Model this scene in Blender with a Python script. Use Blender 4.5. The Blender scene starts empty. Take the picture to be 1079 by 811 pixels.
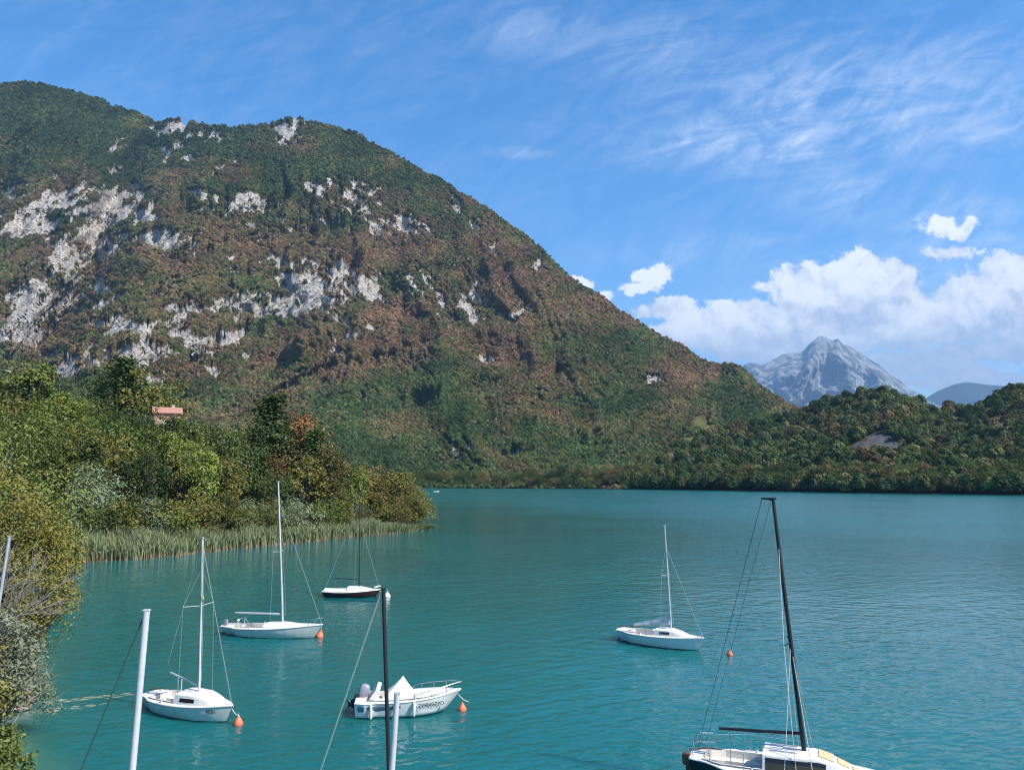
import bpy, math, random
import numpy as np
R = math.radians
random.seed(7)
rng = np.random.default_rng(11)
scene = bpy.context.scene
COL = scene.collection

# ------------------------------------------------------------------ camera
H = 10.0                      # eye height above the lake, metres
FPX = 830.0                   # focal length in pixels of a 1079 px wide frame
PITCH = math.atan(94.5 / FPX)
CW, CH = 1079.0, 811.0
cam_d = bpy.data.cameras.new("camera")
cam = bpy.data.objects.new("camera", cam_d)
COL.objects.link(cam)
cam.location = (0, 0, H)
cam.rotation_euler = (R(90) + PITCH, 0, 0)
cam_d.sensor_width = 36.0
cam_d.sensor_fit = 'HORIZONTAL'
cam_d.lens = FPX / CW * 36.0
cam_d.clip_start = 0.1
cam_d.clip_end = 40000
scene.camera = cam

SUN_EL, SUN_AZ = R(48), R(117)     # azimuth clockwise from the view direction
sun_d = bpy.data.lights.new("sun", 'SUN')
sun_d.energy = 4.6
sun_d.angle = R(0.53)
sun_d.color = (1.0, 0.935, 0.84)
sun = bpy.data.objects.new("sun", sun_d)
COL.objects.link(sun)
sun.rotation_euler = (R(90) - SUN_EL, 0, R(180) - SUN_AZ)
sun.location = (200, 0, 400)

vs = scene.view_settings
vs.view_transform = 'Standard'
vs.look = 'None'
vs.exposure = 0.68
vs.gamma = 1.0
vs.use_curve_mapping = False

# ------------------------------------------------------------------ pixel <-> place helpers
cp, sp = math.cos(PITCH), math.sin(PITCH)
def ray(u, v):
    """unit ray of a photograph point, world space"""
    x = (np.asarray(u, float) - CW / 2) / FPX
    y = (CH / 2 - np.asarray(v, float)) / FPX
    d = np.stack(np.broadcast_arrays(x, cp - y * sp, sp + y * cp), -1)
    return d / np.linalg.norm(d, axis=-1, keepdims=True)
def proj(p):
    p = np.asarray(p, float)
    dx, dy, dz = p[..., 0], p[..., 1], p[..., 2] - H
    zc = dy * cp + dz * sp
    yc = -dy * sp + dz * cp
    return CW / 2 + FPX * dx / zc, CH / 2 - FPX * yc / zc
def pxy(u, v, z=0.0):
    d = ray(u, v)
    t = (z - H) / d[2]
    return np.array([d[0] * t, d[1] * t, z])
def at_range(u, v, r):
    """point at horizontal distance r along the ray"""
    d = ray(u, v)
    k = np.asarray(r) / np.hypot(d[..., 0], d[..., 1])
    p = d * k[..., None]
    p[..., 2] += H
    return p
def interp(x, tab):
    t = np.array(tab, float)
    return np.interp(x, t[:, 0], t[:, 1])
def sstep(a, b, x):
    t = np.clip((np.asarray(x, float) - a) / (b - a), 0, 1)
    return t * t * (3 - 2 * t)

# ------------------------------------------------------------------ numpy noise
def _hash(ix, iy, iz):
    h = (ix.astype(np.uint32) * np.uint32(374761393) + iy.astype(np.uint32) * np.uint32(668265263)
         + iz.astype(np.uint32) * np.uint32(2147483647 - 1640531527))
    h = (h ^ (h >> np.uint32(13))) * np.uint32(1274126177)
    h = (h ^ (h >> np.uint32(16))) * np.uint32(2246822519)
    return ((h ^ (h >> np.uint32(15))) & np.uint32(0xffffff)).astype(np.float64) / 0xffffff
def vnoise(p):
    p = np.asarray(p, float)
    f = np.floor(p)
    i = f.astype(np.int64)
    t = p - f
    t = t * t * t * (t * (t * 6 - 15) + 10)
    out = 0
    for dx in (0, 1):
        wx = t[..., 0] if dx else 1 - t[..., 0]
        for dy in (0, 1):
            wy = t[..., 1] if dy else 1 - t[..., 1]
            for dz in (0, 1):
                wz = t[..., 2] if dz else 1 - t[..., 2]
                out = out + _hash(i[..., 0] + dx, i[..., 1] + dy, i[..., 2] + dz) * wx * wy * wz
    return out * 2 - 1
def fbm(p, octv=4, gain=0.5, ridged=False):
    p = np.asarray(p, float)
    s, a, n = 0, 1.0, 0
    for o in range(octv):
        v = vnoise(p * (2.03 ** o) + 17.3 * o)
        if ridged:
            v = 1 - 2 * np.abs(v)
        s = s + v * a
        n += a
        a *= gain
    return s / n
def p3(*a):
    return np.stack(np.broadcast_arrays(*a), -1)

# ------------------------------------------------------------------ world: Nishita sky, cumulus bank and cirrus
world = bpy.data.worlds.new("World")
scene.world = world
world.use_nodes = True
class NT:
    def __init__(s, tree):
        s.t = tree
    def n(s, typ, **kw):
        nd = s.t.nodes.new(typ)
        for k, v in kw.items():
            setattr(nd, k, v)
        return nd
    def l(s, a, b):
        s.t.links.new(a, b)
    def put(s, sock, v):
        if hasattr(v, 'is_linked') or isinstance(v, bpy.types.NodeSocket):
            s.l(v, sock)
        elif v is not None:
            sock.default_value = v
    def m(s, op, a, b=None, c=None, clamp=False):
        nd = s.n('ShaderNodeMath', operation=op, use_clamp=clamp)
        for i, v in enumerate((a, b, c)):
            if v is not None:
                s.put(nd.inputs[i], v)
        return nd.outputs[0]
    def v(s, op, a, b=None):
        nd = s.n('ShaderNodeVectorMath', operation=op)
        s.put(nd.inputs[0], a)
        if b is not None:
            if op == 'SCALE':
                s.put(nd.inputs['Scale'], b)
            else:
                s.put(nd.inputs[1], b)
        return nd.outputs['Value'] if op in ('LENGTH', 'DOT_PRODUCT', 'DISTANCE') else nd.outputs[0]
    def comb(s, x, y, z):
        nd = s.n('ShaderNodeCombineXYZ')
        for i, q in enumerate((x, y, z)):
            s.put(nd.inputs[i], q)
        return nd.outputs[0]
    def ramp(s, f, a, b, smooth=True):
        nd = s.n('ShaderNodeMapRange', interpolation_type='SMOOTHSTEP' if smooth else 'LINEAR')
        s.put(nd.inputs['Value'], f)
        s.put(nd.inputs['From Min'], a); s.put(nd.inputs['From Max'], b)
        return nd.outputs['Result']
    def mix(s, f, a, b, mode='MIX'):
        nd = s.n('ShaderNodeMix', data_type='RGBA', blend_type=mode)
        s.put(nd.inputs[0], f)
        s.put(nd.inputs[6], a if not isinstance(a, tuple) else (*a[:3], 1))
        s.put(nd.inputs[7], b if not isinstance(b, tuple) else (*b[:3], 1))
        return nd.outputs[2]
    def noise(s, vec, scale, detail=4, rough=0.5, dist=0.0):
        nd = s.n('ShaderNodeTexNoise')
        if vec is not None:
            s.l(vec, nd.inputs['Vector'])
        nd.inputs['Scale'].default_value = scale
        nd.inputs['Detail'].default_value = detail
        nd.inputs['Roughness'].default_value = rough
        nd.inputs['Distortion'].default_value = dist
        return nd.outputs['Fac']

w = NT(world.node_tree)
world.node_tree.nodes.clear()
sky = w.n('ShaderNodeTexSky')
sky.sky_type = 'NISHITA'
sky.sun_disc = False
sky.sun_elevation = SUN_EL
sky.sun_rotation = SUN_AZ
sky.altitude = 300
sky.air_density = 1.0
sky.dust_density = 0.4
sky.ozone_density = 3.0
hs = w.n('ShaderNodeHueSaturation')
hs.inputs['Saturation'].default_value = 1.38
hs.inputs['Value'].default_value = 1.34
w.l(sky.outputs[0], hs.inputs['Color'])
sky_col = hs.outputs[0]
tc = w.n('ShaderNodeTexCoord')
sep = w.n('ShaderNodeSeparateXYZ')
w.l(tc.outputs['Generated'], sep.inputs[0])
dx, dy, dz = sep.outputs
ysafe = w.m('MAXIMUM', dy, 0.08)
X = w.m('DIVIDE', dx, ysafe)
Z = w.m('DIVIDE', dz, ysafe)
front = w.ramp(dy, 0.1, 0.3)
P = w.comb(X, Z, 0.0)
def skyxy(u, v):
    d = ray(u, v)
    return d[0] / d[1], d[2] / d[1]
BLOBS = [(905, 300, 62, 34, 1.0), (862, 308, 58, 30, 1.0), (850, 345, 90, 36, 1.0), (790, 342, 62, 28, 1.0), (750, 348, 46, 24, .95), (716, 353, 32, 19, 1.05),
         (712, 326, 40, 13, .62), (690, 292, 32, 11, .62), (672, 304, 24, 9, .6), (613, 297, 17, 9, .75), (630, 313, 17, 8, .66),
         (1075, 292, 40, 26, 1.0), (1040, 320, 62, 34, 1.0), (985, 335, 70, 30, .95), (930, 352, 70, 22, .85), (975, 380, 80, 12, .6), (1035, 372, 60, 13, .78),
         (1020, 400, 110, 12, .62), (820, 372, 70, 16, .75), (996, 238, 34, 14, .44), (1003, 266, 30, 10, .42), (1120, 330, 90, 50, 1.0), (1200, 300, 120, 60, .9)]
def cloud_field(pos):
    acc = None
    for (u, v, ru, rv, amp) in BLOBS:
        bx, bz = skyxy(u, v)
        q = w.v('SUBTRACT', pos, (bx, bz, 0))
        q = w.v('MULTIPLY', q, (FPX / ru, FPX / rv * .97, 0))
        k = w.v('LENGTH', q)
        f = w.m('MULTIPLY_ADD', k, -amp, amp * 1.25)
        acc = f if acc is None else w.m('SMOOTH_MAX', acc, f, 0.12)
    return acc
# billowing warp of the lookup position
wn = w.n('ShaderNodeTexNoise')
w.l(P, wn.inputs['Vector'])
wn.inputs['Scale'].default_value = 22
wn.inputs['Detail'].default_value = 7
wn.inputs['Roughness'].default_value = 0.5
warp = w.v('SCALE', w.v('SUBTRACT', wn.outputs['Color'], (.5, .5, .5)), 0.034)
Pw = w.v('ADD', P, warp)
def density(pos):
    fld = cloud_field(pos)
    n1 = w.noise(pos, 34, 10, 0.63)
    return fld, w.m('MULTIPLY', w.m('SUBTRACT', n1, 0.5), 1.45)
F0, N0 = density(Pw)
F1, N1 = density(w.v('ADD', Pw, (0.008, 0.013, 0)))
F2, N2 = density(w.v('ADD', Pw, (0.022, 0.050, 0)))
D0 = w.m('ADD', F0, N0)
alpha = w.ramp(D0, 0.12, 0.34)
lit = w.m('ADD', w.m('MULTIPLY_ADD', w.m('SUBTRACT', F0, F2), 0.55, 0.40), w.m('MULTIPLY', w.m('SUBTRACT', N0, N1), 1.3))
lit = w.m('ADD', lit, w.m('MULTIPLY', w.m('SUBTRACT', N0, N2), 0.35), clamp=True)
lit = w.m('MULTIPLY', lit, w.ramp(Z, 0.085, 0.20, False))
lit = w.m('MULTIPLY_ADD', lit, 0.85, 0.15, clamp=True)
cum_col = w.mix(lit, (3.3, 3.85, 4.7), (8.2, 8.2, 8.2))  # sunlit tops and grey undersides of the clouds are painted into their colour
# cirrus: stretched wisps, thicker on the right
def rot(pos, a, sx, sy):
    mp = w.n('ShaderNodeMapping')
    w.l(pos, mp.inputs[0])
    mp.inputs['Rotation'].default_value = (0, 0, a)
    v2 = w.v('MULTIPLY', mp.outputs[0], (sx, sy, 1))
    return v2
ci1 = w.noise(rot(P, R(-16), 2.2, 8.0), 2.4, 10, 0.68, 1.2)
ci2 = w.noise(rot(P, R(-40), 3.0, 7.0), 2.6, 9, 0.66, 1.5)
msk = w.noise(P, 2.6, 3, 0.5)
reg = None
for (u, v, ru, rv, amp) in [(770, 150, 150, 40, .9), (900, 110, 260, 80, .62), (880, 205, 90, 40, .6), (570, 35, 90, 34, .45), (720, 50, 190, 50, .32),
                            (545, 161, 42, 9, .55), (1040, 140, 140, 22, .6), (760, 265, 150, 26, .55), (1000, 240, 130, 55, .6), (1000, 340, 230, 90, .75), (1000, 60, 160, 60, .4)]:
    bx, bz = skyxy(u, v)
    q = w.v('MULTIPLY', w.v('SUBTRACT', P, (bx, bz, 0)), (FPX / ru, FPX / rv, 0))
    f = w.m('MULTIPLY', w.ramp(w.v('LENGTH', q), 1.5, 0.0), amp)
    reg = f if reg is None else w.m('SMOOTH_MAX', reg, f, 0.2)
ci = w.m('MULTIPLY', w.ramp(w.m('ADD', w.m('MULTIPLY', ci1, 0.6), w.m('MULTIPLY', ci2, 0.5)), 0.41, 0.88), reg)
ci = w.m('ADD', w.m('MULTIPLY', ci, 1.2), w.m('MULTIPLY', w.m('MULTIPLY', reg, msk), 0.20), clamp=True)
ci = w.m('MULTIPLY', ci, front)
alpha = w.m('MULTIPLY', alpha, front)
c1 = w.mix(ci, sky_col, (7.0, 7.5, 8.4))
c2 = w.mix(alpha, c1, cum_col)
bg = w.n('ShaderNodeBackground')
bg.inputs['Strength'].default_value = 0.1
w.l(c2, bg.inputs['Color'])
wo = w.n('ShaderNodeOutputWorld')
w.l(bg.outputs[0], wo.inputs[0])
world.cycles.sampling_method = 'MANUAL'
world.cycles.sample_map_resolution = 512

cy = scene.cycles
cy.use_denoising = True
cy.denoiser = 'OPENIMAGEDENOISE'
cy.pixel_filter_type = 'BLACKMAN_HARRIS'
cy.filter_width = 1.15
cy.max_bounces = 6
cy.diffuse_bounces = 2
cy.glossy_bounces = 3
cy.transmission_bounces = 3
cy.volume_bounces = 0
cy.transparent_max_bounces = 6
cy.caustics_reflective = False
cy.caustics_refractive = False
cy.sample_clamp_indirect = 6.0

# ------------------------------------------------------------------ object helpers
def tag(o, label=None, cat=None, group=None, kind=None):
    if label: o['label'] = label
    if cat: o['category'] = cat
    if group: o['group'] = group
    if kind: o['kind'] = kind
    return o
def empty(name, loc, rz=0.0):
    o = bpy.data.objects.new(name, None)
    o.empty_display_size = 0.3
    o.location = loc
    o.rotation_euler = (0, 0, rz)
    COL.objects.link(o)
    return o
def mesh_np(name, verts, faces, mat, smooth=False, attrs=None, matidx=None):
    """verts (n,3), faces (m,k) uniform k"""
    me = bpy.data.meshes.new(name)
    verts = np.ascontiguousarray(verts, np.float32)
    faces = np.ascontiguousarray(faces, np.int32)
    k = faces.shape[1] if len(faces) else 3
    me.vertices.add(len(verts))
    me.vertices.foreach_set('co', verts.ravel())
    if len(faces):
        me.loops.add(faces.size)
        me.loops.foreach_set('vertex_index', faces.ravel())
        me.polygons.add(len(faces))
        me.polygons.foreach_set('loop_start', np.arange(0, faces.size, k, dtype=np.int32))
    if len(faces):
        me.polygons.foreach_set('use_smooth', np.full(len(faces), bool(smooth)))
        if matidx is not None:
            me.polygons.foreach_set('material_index', np.asarray(matidx, np.int32))
    for an, av in (attrs or {}).items():
        a = me.attributes.new(an, 'FLOAT', 'POINT')
        a.data.foreach_set('value', np.asarray(av, np.float32))
    for mt in (mat if isinstance(mat, (list, tuple)) else [mat]):
        if mt is not None:
            me.materials.append(mt)
    me.update(calc_edges=True)
    return me
def link(name, me, parent=None, loc=None):
    o = bpy.data.objects.new(name, me)
    COL.objects.link(o)
    if parent is not None:
        o.parent = parent
    if loc is not None:
        o.location = loc
    return o
class MB:
    """collects shapes for ONE mesh"""
    def __init__(s):
        s.v, s.f = [], []
    def add(s, vs, fs):
        b = len(s.v)
        s.v += [tuple(map(float, q)) for q in vs]
        s.f += [tuple(b + i for i in f) for f in fs]
    def box(s, c, d, rz=0.0, ry=0.0):
        cz, sz, cyy, syy = math.cos(rz), math.sin(rz), math.cos(ry), math.sin(ry)
        vs = []
        for x in (-.5, .5):
            for y in (-.5, .5):
                for z in (-.5, .5):
                    a, b, e = x * d[0], y * d[1], z * d[2]
                    a, e = a * cyy + e * syy, -a * syy + e * cyy
                    a, b = a * cz - b * sz, a * sz + b * cz
                    vs.append((c[0] + a, c[1] + b, c[2] + e))
        s.add(vs, [(0, 1, 3, 2), (4, 6, 7, 5), (0, 4, 5, 1), (2, 3, 7, 6), (0, 2, 6, 4), (1, 5, 7, 3)])
    def tube(s, pts, r, n=8, caps=True):
        pts = [np.array(q, float) for q in pts]
        if not hasattr(r, '__len__'):
            r = [r] * len(pts)
        vs, fs = [], []
        for i, q in enumerate(pts):
            t = pts[min(i + 1, len(pts) - 1)] - pts[max(i - 1, 0)]
            t = t / (np.linalg.norm(t) + 1e-9)
            a = np.cross(t, (0, 0, 1)) if abs(t[2]) < .95 else np.cross(t, (0, 1, 0))
            a /= np.linalg.norm(a)
            b = np.cross(t, a)
            for j in range(n):
                th = 2 * math.pi * j / n
                vs.append(q + r[i] * (math.cos(th) * a + math.sin(th) * b))
        for i in range(len(pts) - 1):
            for j in range(n):
                fs.append((i * n + j, i * n + (j + 1) % n, (i + 1) * n + (j + 1) % n, (i + 1) * n + j))
        if caps:
            fs.append(tuple(range(n))[::-1])
            fs.append(tuple((len(pts) - 1) * n + j for j in range(n)))
        s.add(vs, fs)
    def lathe(s, prof, c=(0, 0, 0), n=20):
        vs, fs = [], []
        for (r, z) in prof:
            for j in range(n):
                th = 2 * math.pi * j / n
                vs.append((c[0] + r * math.cos(th), c[1] + r * math.sin(th), c[2] + z))
        for i in range(len(prof) - 1):
            for j in range(n):
                fs.append((i * n + j, i * n + (j + 1) % n, (i + 1) * n + (j + 1) % n, (i + 1) * n + j))
        fs.append(tuple(range(n))[::-1]); fs.append(tuple((len(prof) - 1) * n + j for j in range(n)))
        s.add(vs, fs)
    def loft(s, rows, closed=False, cap0=False, cap1=False):
        n = len(rows[0])
        vs = [q for r in rows for q in r]
        fs = []
        for i in range(len(rows) - 1):
            for j in range(n if closed else n - 1):
                fs.append((i * n + j, i * n + (j + 1) % n, (i + 1) * n + (j + 1) % n, (i + 1) * n + j))
        if cap0: fs.append(tuple(range(n))[::-1])
        if cap1: fs.append(tuple((len(rows) - 1) * n + j for j in range(n)))
        s.add(vs, fs)
    def build(s, name, mat, parent=None, smooth=False, loc=None, bevel=0.0):
        me = bpy.data.meshes.new(name)
        me.from_pydata(s.v, [], s.f)
        me.materials.append(mat)
        import bmesh
        bm = bmesh.new(); bm.from_mesh(me)
        bmesh.ops.remove_doubles(bm, verts=bm.verts, dist=1e-5)
        bmesh.ops.recalc_face_normals(bm, faces=bm.faces)
        if bevel:
            ed = [e for e in bm.edges if len(e.link_faces) == 2 and e.calc_face_angle(0) > R(40)]
            bmesh.ops.bevel(bm, geom=ed, offset=bevel, segments=2, affect='EDGES', clamp_overlap=True)
        for f in bm.faces: f.smooth = bool(smooth)
        if smooth:
            for e in bm.edges:
                if len(e.link_faces) == 2 and e.calc_face_angle(0) > R(38): e.smooth = False
        bm.to_mesh(me); bm.free()
        return link(name, me, parent, loc)

# ------------------------------------------------------------------ materials
def newmat(name):
    m = bpy.data.materials.new(name)
    m.use_nodes = True
    m.node_tree.nodes.clear()
    return m, NT(m.node_tree)
def mat_paint(name, col, rough=0.4, metal=0.0, dirt=0.12, dcol=None, scale=3.0, bottom=None, bump=0.0):
    """painted / moulded surface with faint uneven wear; bottom = colour of a boot stripe below z"""
    m, t = newmat(name)
    b = t.n('ShaderNodeBsdfPrincipled')
    tcn = t.n('ShaderNodeTexCoord')
    oc = tcn.outputs['Object']
    n = t.noise(oc, scale, 6, 0.65)
    d = dcol or tuple(c * 0.55 for c in col)
    c = t.mix(t.m('MULTIPLY', t.ramp(n, 0.42, 0.75), dirt * 3, clamp=True), col, d)
    st = t.v('MULTIPLY', oc, (9, 9, 0.8))
    c = t.mix(t.m('MULTIPLY', t.ramp(t.noise(st, 1.0, 4, 0.6), 0.52, 0.8), dirt * 2, clamp=True), c, d)
    if bottom:
        sx = t.n('ShaderNodeSeparateXYZ'); t.l(oc, sx.inputs[0])
        wob = t.m('MULTIPLY_ADD', t.noise(oc, 4, 3), 0.03, bottom[1] - 0.015)
        c = t.mix(t.m('LESS_THAN', sx.outputs[2], wob), c, bottom[0])
    t.put(b.inputs['Base Color'], c)
    b.inputs['Roughness'].default_value = rough
    b.inputs['Metallic'].default_value = metal
    if bump:
        bp = t.n('ShaderNodeBump'); bp.inputs['Distance'].default_value = bump
        t.l(n, bp.inputs['Height']); t.l(bp.outputs[0], b.inputs['Normal'])
    o = t.n('ShaderNodeOutputMaterial'); t.l(b.outputs[0], o.inputs[0])
    return m
def mat_leaf(name, c1, c2, c3, transl=0.22, inst=False, vary=0.35):
    """leaves: hue drifts from clump to clump and from tree to tree"""
    m, t = newmat(name)
    g = t.n('ShaderNodeNewGeometry')
    oi = t.n('ShaderNodeObjectInfo')
    pos = g.outputs['Position']
    n1 = t.noise(pos, 0.55, 3, 0.6)
    n2 = t.noise(pos, 2.6, 2, 0.6)
    c = t.mix(t.ramp(n1, 0.35, 0.68), c1, c2)
    c = t.mix(t.m('MULTIPLY', t.ramp(n2, 0.5, 0.78), 0.7), c, c3)
    rnd = t.m('MULTIPLY_ADD', oi.outputs['Random'], vary * 2, 1 - vary)
    h = t.n('ShaderNodeHueSaturation')
    t.l(c, h.inputs['Color']); t.l(rnd, h.inputs['Value'])
    t.put(h.inputs['Hue'], t.m('MULTIPLY_ADD', oi.outputs['Random'], -0.03, 0.515))
    leaf_out(t, h.outputs[0], transl)
    return m
def leaf_out(t, col, transl, gloss=0.012):
    d = t.n('ShaderNodeBsdfDiffuse'); t.put(d.inputs[0], col)
    tr = t.n('ShaderNodeBsdfTranslucent'); t.put(tr.inputs[0], t.mix(0.55, col, (0.12, 0.14, 0.02), 'MIX'))
    ms = t.n('ShaderNodeMixShader'); ms.inputs[0].default_value = transl
    t.l(d.outputs[0], ms.inputs[1]); t.l(tr.outputs[0], ms.inputs[2])
    gl = t.n('ShaderNodeBsdfGlossy'); gl.inputs['Roughness'].default_value = 0.45
    gl.inputs[0].default_value = (0.9, 0.95, 0.9, 1)
    m2 = t.n('ShaderNodeMixShader'); m2.inputs[0].default_value = gloss
    t.l(ms.outputs[0], m2.inputs[1]); t.l(gl.outputs[0], m2.inputs[2])
    o = t.n('ShaderNodeOutputMaterial'); t.l(m2.outputs[0], o.inputs[0])

M = {}
M['bark'] = mat_paint('bark', (0.10, 0.08, 0.06), 0.9, dirt=0.3, scale=6)
M['grey_bark'] = mat_paint('grey_bark', (0.26, 0.23, 0.20), 0.9, dirt=0.3, scale=6)
LEAF = {
 'green':  mat_leaf('leaf_green', (0.087, 0.120, 0.030), (0.147, 0.176, 0.042), (0.197, 0.216, 0.059)),
 'olive':  mat_leaf('leaf_olive', (0.125, 0.128, 0.032), (0.193, 0.183, 0.044), (0.232, 0.204, 0.060)),
 'bright': mat_leaf('leaf_bright', (0.125, 0.170, 0.032), (0.174, 0.211, 0.043), (0.211, 0.242, 0.061)),
 'dark':   mat_leaf('leaf_dark', (0.049, 0.078, 0.025), (0.076, 0.110, 0.034), (0.111, 0.137, 0.044)),
 'silver': mat_leaf('leaf_silver', (0.175, 0.223, 0.117), (0.262, 0.307, 0.182), (0.437, 0.491, 0.325)),
 'russet': mat_leaf('leaf_russet', (0.189, 0.100, 0.042), (0.253, 0.137, 0.055), (0.175, 0.156, 0.049)),
 'brown':  mat_leaf('leaf_brown', (0.141, 0.120, 0.042), (0.197, 0.154, 0.053), (0.147, 0.156, 0.046)),
 'pale': mat_leaf('leaf_pale', (0.16, 0.18, 0.105), (0.26, 0.275, 0.19), (0.42, 0.42, 0.36), vary=.1),
 'yellow': mat_leaf('leaf_yellow', (0.215, 0.190, 0.046), (0.290, 0.235, 0.062), (0.150, 0.175, 0.046), vary=0.15),
}
# far forest: colour chosen per tree by the 'tint' carried on every point
def mat_forest():
    m, t = newmat('forest_leaf')
    at = t.n('ShaderNodeAttribute', attribute_type='INSTANCER', attribute_name='tint')
    br = t.n('ShaderNodeAttribute', attribute_type='INSTANCER', attribute_name='bright')
    g = t.n('ShaderNodeNewGeometry')
    n1 = t.noise(g.outputs['Position'], 0.35, 3, 0.6)
    cr = t.n('ShaderNodeValToRGB')
    e = cr.color_ramp.elements
    e[0].position = 0.0; e[0].color = (0.065, 0.103, 0.038, 1)
    e[1].position = 1.0; e[1].color = (0.293, 0.179, 0.114, 1)
    for p, c in ((0.3, (0.123, 0.157, 0.056, 1)), (0.5, (0.174, 0.162, 0.067, 1)), (0.75, (0.241, 0.159, 0.085, 1))):
        k = e.new(p); k.color = c
    t.l(at.outputs['Fac'], cr.inputs[0])
    h = t.n('ShaderNodeHueSaturation')
    t.l(cr.outputs[0], h.inputs['Color'])
    t.put(h.inputs['Value'], t.m('MULTIPLY', br.outputs['Fac'], t.m('MULTIPLY_ADD', n1, 0.7, 0.65)))
    leaf_out(t, h.outputs[0], 0.15, 0.0)
    return m
M['forest'] = mat_forest()
def mat_ground(name, kind):
    """terrain: soil and scrub, with bare limestone where the 'rock' attribute says, meadow where 'grass' says"""
    m, t = newmat(name)
    g = t.n('ShaderNodeNewGeometry'); pos = g.outputs['Position']
    ra = t.n('ShaderNodeAttribute', attribute_name='rock').outputs['Fac']
    ga = t.n('ShaderNodeAttribute', attribute_name='grass').outputs['Fac']
    ta = t.n('ShaderNodeAttribute', attribute_name='tint').outputs['Fac']
    sc = {'hill': 0.02, 'scar': 0.02, 'peak': 0.0022, 'near': 0.4}[kind]
    veg = t.mix(ta, (0.065, 0.082, 0.032), (0.180, 0.112, 0.062))
    nn = t.noise(pos, sc * 6, 5, 0.65)
    veg = t.mix(t.m('MULTIPLY', t.ramp(nn, 0.5, 0.75), 0.45), veg, (0.085, 0.082, 0.036))
    veg = t.mix(ga, veg, (0.20, 0.20, 0.07))
    rn = t.m('ADD', t.m('MULTIPLY', t.noise(t.v('MULTIPLY', pos, (1, 1, 2.4)), sc * 4, 8, 0.72), .5), t.m('MULTIPLY', t.noise(t.v('MULTIPLY', pos, (2.2, 2.2, .5)), sc * 5, 7, 0.7), .5))
    rk = t.mix(t.ramp(rn, 0.40, 0.58), (0.17, 0.155, 0.135), (0.66, 0.62, 0.57))
    rk = t.mix(t.m('MULTIPLY', t.ramp(t.noise(pos, sc * 2, 4, .6), 0.5, 0.7), 0.5), rk, (0.50, 0.42, 0.34))
    brk = t.noise(pos, sc * 9, 5, 0.7)
    edge = t.ramp(t.m('ADD', ra, t.m('MULTIPLY', t.m('SUBTRACT', brk, 0.5), 1.1)), 0.42, 0.60)
    if kind == 'scar':
        rk = t.mix(t.ramp(rn, 0.40, 0.58), (0.07, 0.065, 0.07), (0.17, 0.16, 0.165))
    if kind == 'peak':
        big = t.noise(t.v('MULTIPLY', pos, (2.2, 1, 0.40)), 0.0030, 7, 0.62)
        rk = t.mix(t.ramp(big, 0.40, 0.62), (0.15, 0.165, 0.16), (0.54, 0.52, 0.50))
        rk = t.mix(t.m('MULTIPLY', t.ramp(t.noise(pos, 0.0014, 5, .6), 0.52, 0.70), .55), rk, (0.13, 0.16, 0.13))
    c = t.mix(edge, veg, rk)
    b = t.n('ShaderNodeBsdfDiffuse'); t.put(b.inputs[0], c)
    bp = t.n('ShaderNodeBump'); bp.inputs['Strength'].default_value = 1.0
    bp.inputs['Distance'].default_value = {'hill': 9, 'scar': 5, 'peak': 120, 'near': 0.3}[kind]
    t.l(t.noise(pos, sc * 7, 7, 0.72), bp.inputs['Height']); t.l(bp.outputs[0], b.inputs['Normal'])
    o = t.n('ShaderNodeOutputMaterial'); t.l(b.outputs[0], o.inputs[0])
    return m
M['hill_ground'] = mat_ground('hill_ground', 'hill')
M['scar_ground'] = mat_ground('scar_ground', 'scar')
M['peak_ground'] = mat_ground('peak_ground', 'peak')
M['near_ground'] = mat_ground('near_ground', 'near')

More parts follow.
